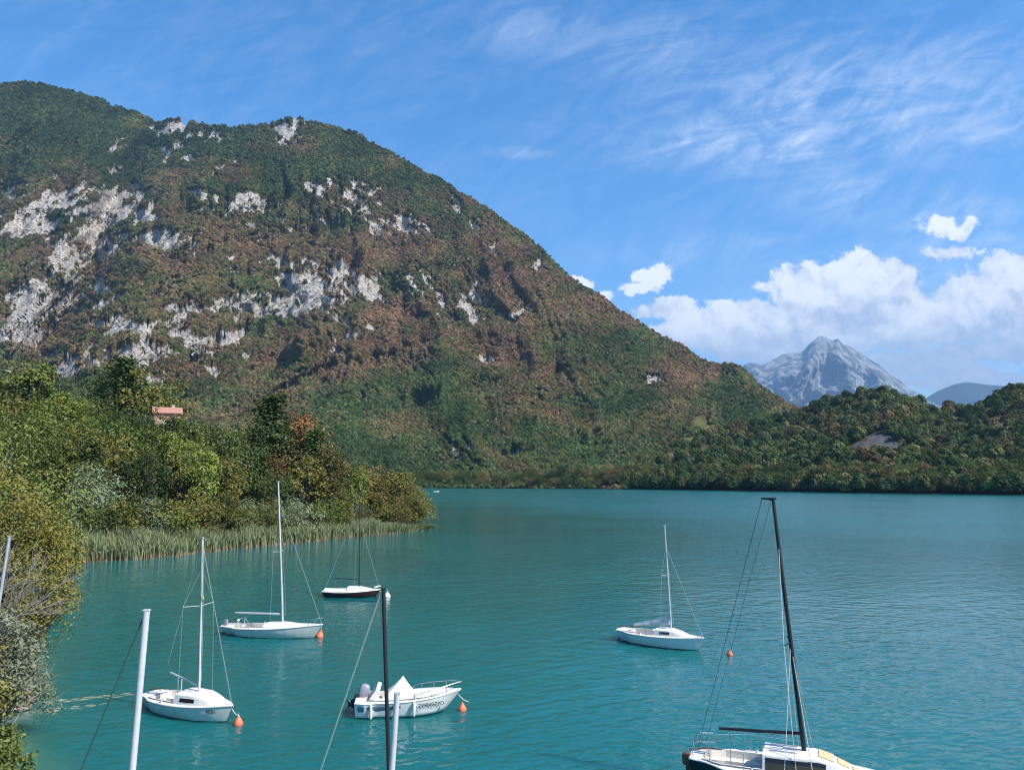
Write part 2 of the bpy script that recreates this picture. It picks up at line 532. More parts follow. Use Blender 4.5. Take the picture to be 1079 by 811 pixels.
# ------------------------------------------------------------------ water
def mat_water():
    m, t = newmat('lake_water')
    g = t.n('ShaderNodeNewGeometry'); pos = g.outputs['Position']
    sh = t.n('ShaderNodeAttribute', attribute_name='shallow').outputs['Fac']
    n0 = t.noise(pos, 0.035, 3, 0.5)
    deep = t.mix(t.ramp(n0, 0.3, 0.7), (0.0046, 0.098, 0.100), (0.0070, 0.114, 0.114))
    c = t.mix(sh, deep, (0.12, 0.19, 0.11))
    b = t.n('ShaderNodeBsdfPrincipled')
    t.put(b.inputs['Base Color'], c)
    wind = t.n('ShaderNodeAttribute', attribute_name='wind').outputs['Fac']
    t.put(b.inputs['Roughness'], t.m('MULTIPLY_ADD', wind, 0.19, 0.035))
    b.inputs['IOR'].default_value = 1.333
    b.inputs['Subsurface Weight'].default_value = 1.0
    b.inputs['Subsurface Radius'].default_value = (0.5, 1.0, 1.0)
    b.inputs['Subsurface Scale'].default_value = 0.9
    b.subsurface_method = 'BURLEY'
    # wind ripples: short chop with slightly rotated trains, longer swell under it, patches of stronger wind
    mp = t.n('ShaderNodeMapping'); mp.inputs['Rotation'].default_value = (0, 0, R(-24)); t.l(pos, mp.inputs[0])
    a = t.v('MULTIPLY', mp.outputs[0], (0.55, 1.25, 1))
    mp2 = t.n('ShaderNodeMapping'); mp2.inputs['Rotation'].default_value = (0, 0, R(31)); t.l(pos, mp2.inputs[0])
    b2 = t.v('MULTIPLY', mp2.outputs[0], (0.7, 1.1, 1))
    h1 = t.noise(a, 1.55, 3, 0.55, 0.5)
    h2 = t.noise(b2, 3.4, 2, 0.5, 0.4)
    h3 = t.noise(a, 0.42, 2, 0.5)
    gust = t.m('MULTIPLY_ADD', t.ramp(t.noise(t.v('MULTIPLY', pos, (.5, 1, 1)), 0.03, 4, 0.6), 0.3, 0.7), 0.7, 0.55)
    hh = t.m('ADD', t.m('MULTIPLY', h1, 0.25), t.m('MULTIPLY', h2, 0.10))
    hh = t.m('MULTIPLY', t.m('MULTIPLY', hh, gust), t.m('MULTIPLY', t.n('ShaderNodeAttribute', attribute_name='ripple').outputs['Fac'], t.m('MULTIPLY_ADD', wind, 0.14, 0.36)))
    hh = t.m('ADD', hh, t.m('MULTIPLY', h3, 0.07))
    bp = t.n('ShaderNodeBump'); bp.inputs['Strength'].default_value = 1.0; bp.inputs['Distance'].default_value = 1.0
    t.l(hh, bp.inputs['Height']); t.l(bp.outputs[0], b.inputs['Normal'])
    o = t.n('ShaderNodeOutputMaterial'); t.l(b.outputs[0], o.inputs[0])
    return m
M['water'] = mat_water()

# left shore polyline (x, y), walked from near to far; land lies to the left of it
SHORE = np.array([(-13.0, -60), (-13.5, 12), (-14.6, 22), (-16.4, 27), (-19.8, 31), (-22.6, 36), (-27.4, 45), (-35, 58), (-43.5, 73), (-52, 88),
                  (-49, 93), (-43.5, 97), (-38, 109), (-30.5, 121), (-24, 132), (-20.5, 138), (-17.0, 146), (-15.6, 151), (-17, 157), (-25, 168), (-36, 185), (-52, 215),
                  (-85, 275), (-130, 340), (-210, 420), (-330, 520), (-700, 640)], float)
POLY = np.vstack([SHORE, [(-2500, 640), (-2500, -60)]])
def seg_dist(px, py, pts):
    d = np.full(px.shape, 1e9)
    for (x0, y0), (x1, y1) in zip(pts[:-1], pts[1:]):
        L2 = (x1 - x0) ** 2 + (y1 - y0) ** 2
        t = np.clip(((px - x0) * (x1 - x0) + (py - y0) * (y1 - y0)) / L2, 0, 1)
        d = np.minimum(d, np.hypot(px - x0 - t * (x1 - x0), py - y0 - t * (y1 - y0)))
    return d
def inside(px, py, poly):
    c = np.zeros(px.shape, bool)
    n = len(poly)
    for i in range(n):
        x0, y0 = poly[i]; x1, y1 = poly[(i + 1) % n]
        hit = ((y0 > py) != (y1 > py)) & (px < (x1 - x0) * (py - y0) / (y1 - y0 + 1e-12) + x0)
        c ^= hit
    return c
def land_sd(px, py):
    px, py = np.asarray(px, float), np.asarray(py, float)
    d = seg_dist(px, py, SHORE)
    return np.where(inside(px, py, POLY), d, -d)
def land_z(px, py):
    sd = land_sd(px, py)
    wob = fbm(p3(np.asarray(px) / 22, np.asarray(py) / 22, 0.0), 4)
    up = 46 * (1 - np.exp(-np.maximum(sd - 3.0, 0) * 0.27 / 46)) * (1 + 0.12 * wob) + np.minimum(np.maximum(sd, 0), 3) * 0.12
    return np.where(sd > 0, 0.04 + up + 0.25 * wob * sstep(0.5, 6, sd), np.maximum(sd * 0.18, -2.5))

gx = np.concatenate([np.linspace(-2600, -260, 24), np.linspace(-240, -70, 60), np.linspace(-68, 20, 90), np.linspace(30, 260, 40), np.linspace(290, 2600, 24)])
gy = np.concatenate([np.linspace(-60, 10, 10), np.linspace(12, 200, 150), np.linspace(206, 900, 50)])
GX, GY = np.meshgrid(gx, gy)
sdw = land_sd(GX, GY)
shal = sstep(-2.4, 0.6, sdw) * (0.35 + 0.40 * sstep(60, 20, GY))
nx, ny = len(gx), len(gy)
idx = np.arange(nx * ny).reshape(ny, nx)
quads = np.stack([idx[:-1, :-1], idx[:-1, 1:], idx[1:, 1:], idx[1:, :-1]], -1).reshape(-1, 4)
_u, _v = proj(p3(GX, np.maximum(GY, 1.0), 0 * GX))
sunk = (GY > 20) & (_v > 534) & (_v < 940) & (_u > -30) & (_u < 1110)
lake = link('lake_water', mesh_np('lake_water', p3(GX, GY, np.where(sunk, -.35, 0.0)).reshape(-1, 3), quads, M['water'], True, {'shallow': shal.ravel(), 'wind': (sstep(12, 95, -sdw) * sstep(35, 130, GY + .5 * GX)).ravel(), 'ripple': np.ones(GX.size)}))
tag(lake, kind='structure')
# the water near enough to show single wavelets
wv_v = np.concatenate([np.arange(524, 540, 1.0), np.arange(540, 834, .5), np.arange(834, 1012, 2.0)])
wv_u = np.arange(-75, 1156, 1.25)
WU, WV = np.meshgrid(wv_u, wv_v)
rd_ = ray(WU, WV)
kk = -H / rd_[..., 2]
WX, WY = rd_[..., 0] * kk, rd_[..., 1] * kk
spx = WY * 1.25 / FPX
spy = WY ** 2 / (H * FPX) * .5
sdn = land_sd(WX, WY)
windn = sstep(12, 95, -sdn) * sstep(35, 130, WY + .5 * WX)
amp_ = sstep(0.0, 4.0, -sdn) * sstep(524.5, 545, WV) * sstep(1005, 955, WV) * sstep(-70, -45, WU) * sstep(1150, 1125, WU)
gustn = .80 + .55 * fbm(p3(WX / 16, WY / 26, 3.0), 4, .6)
WZ = np.zeros(WX.shape)
wr_ = np.random.default_rng(5)
NW = 70
warps_ = [fbm(p3(WX / L_, WY / L_, L_), 2) for L_ in (2.0, 3.2, 5.0, 7.5, 11.0)]
for i in range(NW):
    lam = .17 * (1.7 / .17) ** ((i + wr_.random()) / NW)
    an = R(-78) + wr_.normal() * R(34)
    kx_, ky_ = math.cos(an), math.sin(an)
    kn = 2 * math.pi / lam
    slope_ = .140 * math.sqrt(2 / NW) * (1.2 if lam < .8 else .75)
    res = np.abs(kx_) * spx + np.abs(ky_) * spy              # grid step along the wave
    WZ += slope_ / kn * sstep(.42, .16, res / lam) * np.sin(kn * (kx_ * WX + ky_ * WY) + wr_.random() * 6.283 + (1.3 + .1 * (i % 7)) * (1 if i % 2 else -1) * warps_[min(4, int(5 * i / NW))])
WZ *= amp_ * gustn * (.55 + .55 * windn)
WZ += .004
far_ = sstep(38, 170, WY)
ixw = np.arange(WX.size).reshape(WX.shape)
qw = np.stack([ixw[:-1, :-1], ixw[1:, :-1], ixw[1:, 1:], ixw[:-1, 1:]], -1).reshape(-1, 4)
lake_near = link('lake_water', mesh_np('lake_water', p3(WX, WY, WZ).reshape(-1, 3), qw, M['water'], True,
                 {'shallow': (sstep(-2.4, 0.6, sdn) * (0.35 + 0.40 * sstep(60, 20, WY))).ravel(), 'wind': (windn * far_).ravel(), 'ripple': (.45 + .55 * far_).ravel()}))
tag(lake_near, kind='structure')

hx = np.concatenate([np.linspace(-420, -130, 90), np.linspace(-128, -8, 150)])
hy = np.concatenate([np.linspace(-30, 170, 170), np.linspace(172, 520, 110)])
HX, HY = np.meshgrid(hx, hy)
HZ = land_z(HX, HY)
idx = np.arange(HX.size).reshape(HX.shape)
quads = np.stack([idx[:-1, :-1], idx[:-1, 1:], idx[1:, 1:], idx[1:, :-1]], -1).reshape(-1, 4)
zz = HZ.ravel()
keep = (zz[quads] > -1.5).any(1)
z0 = np.zeros(HX.size)
nearhill = link('wooded_bank', mesh_np('wooded_bank', p3(HX, HY, HZ).reshape(-1, 3), quads[keep], M['near_ground'], True,
                {'rock': 0.25 * sstep(3.0, 0.5, np.abs(land_sd(HX, HY))).ravel(), 'grass': 0.12 + z0, 'tint': 0.15 + z0}))
tag(nearhill, kind='structure')

# ------------------------------------------------------------------ mountains as relief
SKY_M = [(-420, 180), (-250, 130), (-120, 98), (0, 88), (30, 87), (60, 93), (100, 103), (130, 112), (150, 121), (165, 127), (180, 123), (200, 127), (225, 132), (250, 134),
         (275, 131), (300, 125), (320, 125), (345, 131), (380, 143), (410, 160), (440, 178), (470, 193), (500, 213), (540, 240), (570, 262), (600, 292), (640, 318), (680, 345),
         (720, 365), (740, 378), (760, 386), (776, 386), (786, 394), (805, 411), (830, 424), (870, 445), (960, 480), (1100, 500)]
def patches(u, v, lst):
    s = np.zeros(np.shape(u))
    for (cx, cy_, rx, ry) in lst:
        s = np.maximum(s, 1.15 - ((u - cx) / rx) ** 2 * .8 - ((v - cy_) / ry) ** 2 * .8)
    return np.clip(s, 0, 1)
ROCKS = [(183, 137, 20, 14), (172, 155, 8, 10), (300, 140, 14, 16), (240, 170, 15, 8), (198, 163, 8, 6), (235, 141, 11, 6), (375, 215, 22, 18), (412, 238, 28, 10), (265, 212, 20, 9), (215, 208, 15, 8), (118, 215, 22, 22),
         (60, 212, 36, 13), (172, 250, 26, 8), (28, 235, 30, 13), (76, 272, 20, 16), (50, 205, 16, 8), (342, 303, 38, 28), (390, 300, 14, 16), (300, 322, 36, 11), (250, 314, 26, 11), (490, 322, 28, 20), (440, 300, 18, 15), (466, 316, 14, 13),
         (545, 325, 18, 9), (40, 318, 42, 15), (20, 350, 30, 13), (80, 385, 26, 13), (130, 342, 32, 11), (150, 372, 42, 14), (162, 402, 15, 10), (225, 390, 11, 8), (190, 325, 22, 8), (105, 300, 14, 6), (340, 195, 16, 9),
         (365, 352, 17, 7), (354, 364, 7, 14), (392, 342, 11, 5), (515, 373, 9, 5), (452, 375, 14, 7), (692, 398, 15, 6), (774, 392, 5, 5), (480, 474, 25, 19), (496, 488, 12, 12), (542, 473, 17, 6), (562, 421, 16, 4), (588, 420, 12, 4),
         (480, 214, 8, 14), (500, 240, 6, 6), (150, 225, 16, 8), (100, 250, 12, 20), (200, 355, 22, 9), (245, 350, 16, 6), (520, 260, 6, 8), (645, 317, 5, 3), (565, 275, 6, 9)]
def mountain_brown(u, v):
    n = fbm(p3(u / 60, v / 30, 3.0), 5, 0.6)
    n2 = fbm(p3(u / 16, v / 8, 9.0), 3, 0.6)
    bias = interp(v, [(80, -.25), (140, -.08), (190, .05), (250, .22), (330, .26), (390, .20), (420, -.02), (470, -.12), (515, -.08)])
    bias = bias + 0.10 * sstep(350, 480, u) * sstep(420, 380, v) - 0.25 * sstep(190, 120, u) * sstep(190, 150, v)
    return np.clip(0.33 + bias + 0.75 * n + 0.32 * n2, 0, 1)
def mountain_grass(u, v):
    return patches(u, v, [(738, 447, 10, 5), (748, 452, 9, 3), (727, 463, 10, 1.6)])
nu, nv = 620, 300
mu = np.linspace(-420, 1000, nu)
me_ = np.linspace(0, 1, nv)
U, E = np.meshgrid(mu, me_)
VT = interp(U, SKY_M)
VF = interp(U, [(-420, 513.5), (440, 513.8), (650, 515), (760, 517), (1000, 519)])
V = VF + (VT - VF) * E
rav = interp(V, [(80, 175), (128, 168), (170, 144), (225, 113), (286, 97), (340, 62), (420, 20), (515, -40)])
s_ = U - rav
R0 = interp(U, [(-420, 560), (0, 610), (440, 610), (650, 555), (760, 560), (1000, 620)])
R1 = interp(U, [(-420, 2500), (0, 2400), (165, 2250), (300, 1980), (400, 1850), (500, 1700), (600, 1520), (700, 1400), (776, 1280), (830, 1250), (1000, 1150)])
g_ = E ** 0.92
Rg = R0 + (R1 - R0) * g_
env = sstep(0.02, 0.35, E) * sstep(1.02, 0.8, E)
Rg += env * (-190 * sstep(-5, 70, s_) * sstep(260, 90, s_) + 230 * np.exp(-((s_ + 4) / 17) ** 2))
shear = interp(U, [(0, .6), (300, .35), (450, .05), (700, -.45), (850, -.6)]) * (V - 300)
US = U + shear
ridge = fbm(p3(US / 70 + 0.6 * fbm(p3(U / 90, V / 90, 5.0), 3), V / 210 + U / 400, 1.0), 6, 0.58, True)
Rg -= env * interp(U, [(0, 190), (250, 165), (450, 110), (700, 60)]) * ridge
Rg += env * 34 * fbm(p3(U / 26, V / 34, 7.0), 4, .55)
bands = fbm(p3(U / 160, V / 26 + U / 130, 4.0), 3, .5)          # ledges: bands where the slope steepens into cliffs
Rg += env * 40 * bands
PM = at_range(U, V, Rg)
PM[..., 2] += sstep(.86, .99, E) * sstep(450, 330, U) * 9 * fbm(p3(U / 13, V / 40, 60.0), 4, .6)
PM[..., 2] += (fbm(PM / 95, 4) * 9 + fbm(PM / 28, 3) * 3.5) * sstep(0, .08, E)
rockm = patches(U, V, ROCKS)
dip = V + U * interp(U, [(0, .50), (200, .38), (360, .10), (500, -.18), (800, -.2)])
frag = .75 * fbm(p3(U / 30, dip / 7, 12.0), 5, .70) + .75 * fbm(p3(US / 8, dip / 3.6, 15.0), 4, .7)
gsoft = np.zeros(U.shape)
for (cx, cy_, rx, ry) in ROCKS:
    gsoft = np.maximum(gsoft, np.exp(-(((U - cx) / (rx * 1.15)) ** 2 + ((V - cy_) / (ry * 1.15)) ** 2) * .85))
regional = .17 * sstep(420, 250, U) * sstep(180, 240, V) * sstep(430, 380, V) + .04 * sstep(560, 400, U) * sstep(420, 330, V)
rockm = sstep(0.37, 0.50, .62 * gsoft + .85 * frag + regional)
slope_rock = sstep(0.25, 0.62, bands + 0.45 * fbm(p3(U / 9, V / 5, 2.0), 3)) * sstep(480, 380, V) * sstep(0.99, 0.93, E) * sstep(560, 380, U) * 0.7
slope_rock = slope_rock * sstep(.0, .35, frag)
RK = np.clip(np.maximum(rockm * 1.05, slope_rock), 0, 1)
# cliffs stand proud of the slope
PM[..., 2] += 14 * RK * fbm(PM / 30, 4, .65) - 12 * RK
# far side, falling away behind the skyline
back = [PM[-1] + np.array([0, 1, 0]) * k * 220 + np.array([0, 0, -1]) * (k * 150) for k in (1, 2, 3, 4)]
def grid_mesh(name, rows, mat, attrs, smooth=True):
    n_r, n_c = rows.shape[:2]
    ix = np.arange(n_r * n_c).reshape(n_r, n_c)
    q = np.stack([ix[:-1, :-1], ix[:-1, 1:], ix[1:, 1:], ix[1:, :-1]], -1).reshape(-1, 4)
    return mesh_np(name, rows.reshape(-1, 3), q, mat, smooth, attrs)
def padv(a, k=4, val=None):
    return np.vstack([a] + [a[-1:] * 1.0] * k).ravel()
rowsM = np.concatenate([PM, np.stack(back)], 0)
BR = mountain_brown(U, V)
GR = mountain_grass(U, V)
mountain = link('mountain', grid_mesh('mountain', rowsM, M['hill_ground'], {'rock': padv(RK), 'grass': padv(GR), 'tint': padv(BR)}))
tag(mountain, kind='structure')

# low wooded hill on the right
SKY_H = [(560, 513), (640, 505), (690, 492), (735, 468), (760, 455), (800, 450), (850, 434), (880, 424), (910, 416), (935, 414), (950, 420), (965, 428), (985, 433), (1003, 436),
         (1022, 432), (1042, 424), (1062, 415), (1080, 408), (1160, 392), (1300, 375), (1600, 370)]
hu = np.linspace(560, 1600, 260)
he = np.linspace(0, 1, 120)
UH, EH = np.meshgrid(hu, he)
VTH = interp(UH, SKY_H)
SHORE_V = [(430, 513.6), (560, 514.6), (650, 515.2), (750, 516.6), (850, 518.2), (950, 520.2), (1079, 521.5), (1300, 524), (1600, 527)]
def shore_r(u):
    v = interp(u, SHORE_V)
    d = ray(u, v)
    return -H / d[..., 2] * np.hypot(d[..., 0], d[..., 1])
VFH = interp(UH, SHORE_V)
VH = VFH + (VTH - VFH) * EH
R0h = shore_r(UH)
R1h = R0h + interp(UH, [(560, 40), (700, 160), (850, 330), (950, 330), (1080, 380), (1600, 600)])
gh = np.interp(EH, [0, .12, .36, .46, 1], [0, .10, .22, .48, 1.0])
RH = R0h + (R1h - R0h) * gh
RH += sstep(0, .3, EH) * sstep(1.02, .8, EH) * 22 * fbm(p3(UH / 60, VH / 40, 8.0), 4)
PH = at_range(UH, VH, RH)
PH[..., 2] += fbm(PH / 40, 3) * 2.0 * sstep(0, .15, EH)
SCAR = [(928, 463, 17, 8), (908, 469, 11, 3.5), (940, 469, 10, 4)]
WALLP = [(1040, 473, 22, 2.2)]
RKH = .5 * np.maximum(patches(UH, VH, SCAR), patches(UH, VH, WALLP))
backh = [PH[-1] + np.array([0, 1, 0]) * k * 60 + np.array([0, 0, -1]) * (k * 30) for k in (1, 2, 3, 4)]
hill = link('hill', grid_mesh('hill', np.concatenate([PH, np.stack(backh)], 0), M['scar_ground'],
            {'rock': padv(RKH * 1.7), 'grass': padv(0 * RKH), 'tint': padv(.35 + 0 * RKH)}))
tag(hill, kind='structure')

# pale limestone peak far behind, and a low blue ridge beyond it
def far_peak(name, sky, foot_v, r0, r1, amp, rockv, seedz, nu=260, nv=150, mat='peak_ground'):
    u = np.linspace(sky[0][0], sky[-1][0], nu)
    e = np.linspace(0, 1, nv)
    Uu, Ee = np.meshgrid(u, e)
    vt = interp(Uu, sky)
    Vv = foot_v + (vt - foot_v) * Ee
    Rr = r0 + (r1 - r0) * Ee ** 0.9
    en = sstep(1.03, .8, Ee) * sstep(0, .1, Ee)
    rd = fbm(p3(Uu / 42 + Vv / 95 + .5 * fbm(p3(Uu / 40, Vv / 40, seedz), 3), Vv / 120 - Uu / 260, seedz), 6, .6, True)
    Rr = Rr - en * amp * rd + en * amp * 0.35 * fbm(p3(Uu / 12, Vv / 14, seedz + 2), 4, .6)
    Rr = Rr - en * amp * .75 * np.exp(-np.abs(Uu - 868 + (Vv - 355) * .55) / 16) - en * amp * .5 * np.exp(-np.abs(Uu - 884 - (Vv - 357) * .25) / 10)
    Pp = at_range(Uu, Vv, Rr)
    Pp[..., 2] += fbm(Pp / (r1 * .02), 5, .6) * r1 * .0022
    bk = [Pp[-1] + np.array([0, 1, 0]) * k * 500 + np.array([0, 0, -1]) * (k * 300) for k in (1, 2, 3, 4)]
    o = link(name, grid_mesh(name, np.concatenate([Pp, np.stack(bk)], 0), M[mat],
             {'rock': padv(rockv + 0 * Uu), 'grass': padv(0 * Uu), 'tint': padv(0 * Uu)}))
    return tag(o, kind='structure')
far_peak('mountain', [(600, 470), (700, 425), (752, 398), (778, 389), (790, 381), (803, 384), (812, 380), (823, 374), (835, 372), (846, 370), (853, 362), (858, 358.5), (863.5, 354.5), (870, 355), (877, 358), (883, 355.5), (888, 362), (894, 364), (901, 369), (908, 372), (917, 379),
                      (926, 384), (934, 391), (940, 396), (952, 404), (958, 410), (964, 411), (975, 421), (1000, 432), (1100, 470)], 500, 10500, 14500, 1700, 1.0, 21.0)
far_peak('mountain', [(880, 470), (950, 440), (975, 420), (990, 411), (1005, 405), (1018, 403), (1035, 404.5), (1060, 407), (1090, 402), (1200, 385), (1500, 400)], 500, 15000, 17500, 300, 0.0, 44.0, 200, 60)

# ------------------------------------------------------------------ forests on the slopes (nobody could count these trees)
def leaf_quads(c, nrm, size, seed_r, elong=1.0):
    """rhombic leaf faces at c (n,3), roughly facing nrm"""
    n = len(c)
    t = seed_r.normal(size=(n, 3))
    a = np.cross(nrm, t); a /= np.linalg.norm(a, axis=1, keepdims=True) + 1e-9
    b = np.cross(nrm, a); b /= np.linalg.norm(b, axis=1, keepdims=True) + 1e-9
    s = (size * (0.65 + 0.7 * seed_r.random(n)))[:, None] if np.ndim(size) == 0 else (size * (0.65 + 0.7 * seed_r.random(n)))[:, None]
    v = np.stack([c - a * s * .5 * elong, c - b * s * .36, c + a * s * .5 * elong, c + b * s * .36], 1).reshape(-1, 3)
    f = np.arange(n * 4).reshape(n, 4)
    return v, f
PROTO = bpy.data.collections.new('forest_kinds')       # not linked to the scene; instanced below
def forest_proto(i, conif=False):
    r = np.random.default_rng(100 + i)
    n = 520
    d = r.normal(size=(n, 3)); d /= np.linalg.norm(d, axis=1, keepdims=True)
    d[:, 2] = np.where(d[:, 2] < -.35, -d[:, 2], d[:, 2])
    if conif:
        hh = r.random(n) ** 0.8
        an = r.random(n) * 6.283
        rr = (1 - hh) * .75 * (0.75 + .25 * r.random(n))
        c = p3(np.cos(an) * rr, np.sin(an) * rr, hh * 2.2 - .2)
        nr = p3(np.cos(an), np.sin(an), 0.7 + 0 * an) + r.normal(size=(n, 3)) * .4
    else:
        # a crown of several billows, each billow a dome of small leaf faces
        bl = r.normal(size=(9, 3)); bl /= np.linalg.norm(bl, axis=1, keepdims=True); bl[:, 2] = np.abs(bl[:, 2]) * 1.0 - .15
        bl = np.vstack([bl * .55, [[0, 0, .5]]])
        br = .40 + .22 * r.random(10)
        k = r.integers(0, 10, n)
        c = bl[k] + d * br[k][:, None] * (0.82 + .25 * r.random((n, 1)))
        nr = d * 1.0 + r.normal(size=(n, 3)) * .28 + np.array([0, 0, .15])
        c = c + np.array([0, 0, .72])
    nr /= np.linalg.norm(nr, axis=1, keepdims=True)
    v, f = leaf_quads(c, nr, 0.30, r, .85)
    o = bpy.data.objects.new('forest_tree', mesh_np('forest_tree', v, f, M['forest']))
    PROTO.objects.link(o)
for i in range(4): forest_proto(i)
forest_proto(9, True)
def scatter_gn():
    ng = bpy.data.node_groups.new('forest_scatter', 'GeometryNodeTree')
    ng.interface.new_socket('Geometry', in_out='INPUT', socket_type='NodeSocketGeometry')
    ng.interface.new_socket('Geometry', in_out='OUTPUT', socket_type='NodeSocketGeometry')
    N = ng.nodes
    gi, go = N.new('NodeGroupInput'), N.new('NodeGroupOutput')
    ci_ = N.new('GeometryNodeCollectionInfo')
    ci_.inputs['Collection'].default_value = PROTO
    ci_.inputs['Separate Children'].default_value = True
    ci_.inputs['Reset Children'].default_value = True
    ip = N.new('GeometryNodeInstanceOnPoints')
    ip.inputs['Pick Instance'].default_value = True
    def na(nm, typ):
        a = N.new('GeometryNodeInputNamedAttribute'); a.data_type = typ
        a.inputs['Name'].default_value = nm
        return a.outputs['Attribute']
    cx = N.new('ShaderNodeCombineXYZ'); ng.links.new(na('rz', 'FLOAT'), cx.inputs[2])
    cs = N.new('ShaderNodeCombineXYZ'); ng.links.new(na('sc', 'FLOAT'), cs.inputs[0]); ng.links.new(na('sc', 'FLOAT'), cs.inputs[1]); ng.links.new(na('sh', 'FLOAT'), cs.inputs[2])
    ng.links.new(gi.outputs[0], ip.inputs['Points'])
    ng.links.new(ci_.outputs[0], ip.inputs['Instance'])
    ng.links.new(na('pick', 'INT'), ip.inputs['Instance Index'])
    ng.links.new(cx.outputs[0], ip.inputs['Rotation'])
    ng.links.new(cs.outputs[0], ip.inputs['Scale'])
    ng.links.new(ip.outputs[0], go.inputs[0])
    return ng
GN = scatter_gn()
def forest(name, pts, sc, sh, tint, bright, pick, label, cat):
    n = len(pts)
    me = mesh_np(name, pts, np.zeros((0, 3), int), None, attrs={'sc': sc, 'sh': sh, 'rz': rng.random(n) * 6.283, 'tint': tint, 'bright': bright})
    a = me.attributes.new('pick', 'INT', 'POINT'); a.data.foreach_set('value', pick.astype(np.int32))
    o = link(name, me)
    md = o.modifiers.new('scatter', 'NODES'); md.node_group = GN
    return tag(o, label, cat, kind='stuff')
def sample_grid(Pg, Ug, Vg, extra, n, umin, umax):
    """n points spread evenly over the visible face of a relief grid"""
    nr, nc = Ug.shape
    i = rng.random(n * 2) * (nr - 1.001); j = rng.random(n * 2) * (nc - 1.001)
    i0, j0 = i.astype(int), j.astype(int)
    fi, fj = i - i0, j - j0
    # equalise columns: tall columns take more
    hgt = (Vg[0] - Vg[-1]); pr = (hgt / hgt.max())[j0]
    ok = rng.random(n * 2) < pr
    def lerp(A):
        sh = (...,) if A.ndim == 2 else (..., None)
        a, b = (fi, fj) if A.ndim == 2 else (fi[:, None], fj[:, None])
        return (A[i0, j0] * (1 - a) * (1 - b) + A[i0 + 1, j0] * a * (1 - b) + A[i0, j0 + 1] * (1 - a) * b + A[i0 + 1, j0 + 1] * a * b)
    uu, vv = lerp(Ug), lerp(Vg)
    ok &= (uu > umin) & (uu < umax)
    return lerp(Pg)[ok], uu[ok], vv[ok], [lerp(x)[ok] for x in extra]
pp, uu, vv, (rk, br_, ee) = sample_grid(PM, U, V, [RK, BR, E], 400000, -300, 860)
n = len(pp)
clump = fbm(p3(uu / 5, vv / 4, 30.0), 2)
ok = (rng.random(n) > np.clip(rk * 1.6 - .2 + .7 * clump * (rk > .1), 0, .97)) & (mountain_grass(uu, vv) < .3)
pp, uu, vv, br_, ee, rk2 = pp[ok], uu[ok], vv[ok], br_[ok], ee[ok], rk[ok]
n = len(pp)
dist = np.hypot(pp[:, 0], pp[:, 1])
base = np.clip(dist / 340, 2.2, 4.6) * .66
sc = base * (0.6 + 0.75 * rng.random(n) ** 1.6) * np.where(rk2 > .35, .6, 1.0)
tint = np.clip(br_ + rng.normal(size=n) * .20, 0, 1)
bright = np.clip((1.0 + .55 * fbm(p3(uu / 34, vv / 16, 41.0), 4, .6)) * (1 + rng.normal(size=n) * .27), .4, 1.8)
pick = np.where(rng.random(n) < .02, 4, rng.integers(0, 4, n))
forest('mountain_forest', pp - np.array([0, 0, .6]), sc, sc * (0.8 + .5 * rng.random(n)), tint, bright, pick, 'dense green and rust brown forest covering the steep mountain slopes', 'forest')

ph_, uh, vh, (rkh, eh) = sample_grid(PH, UH, VH, [RKH, EH], 14000, 640, 1180)
n = len(ph_)
keep = (rng.random(n) > np.clip(rkh * 3.2 - .1, 0, 1)) & (rng.random(n) < 0.62)
ph_, uh, vh, eh = ph_[keep], uh[keep], vh[keep], eh[keep]
n = len(ph_)
sc = (3.2 + 2.8 * rng.random(n) ** 1.4)
low = (np.abs(vh - 477) < 11) & (np.abs(uh - 925) < 36)
sc = np.where(low, 1.3, sc)
tint = np.clip(0.27 + .5 * fbm(p3(uh / 30, vh / 14, 2.0), 3) + rng.normal(size=n) * .16, 0, .85)
bright = np.clip(0.70 + rng.normal(size=n) * .26, .32, 1.4)
forest('hill_forest', ph_ - np.array([0, 0, .8]), sc, sc * (0.9 + .5 * rng.random(n)), tint, bright, rng.integers(0, 4, n),
       'dark green woodland of rounded crowns covering the low hill behind the far shore', 'forest')

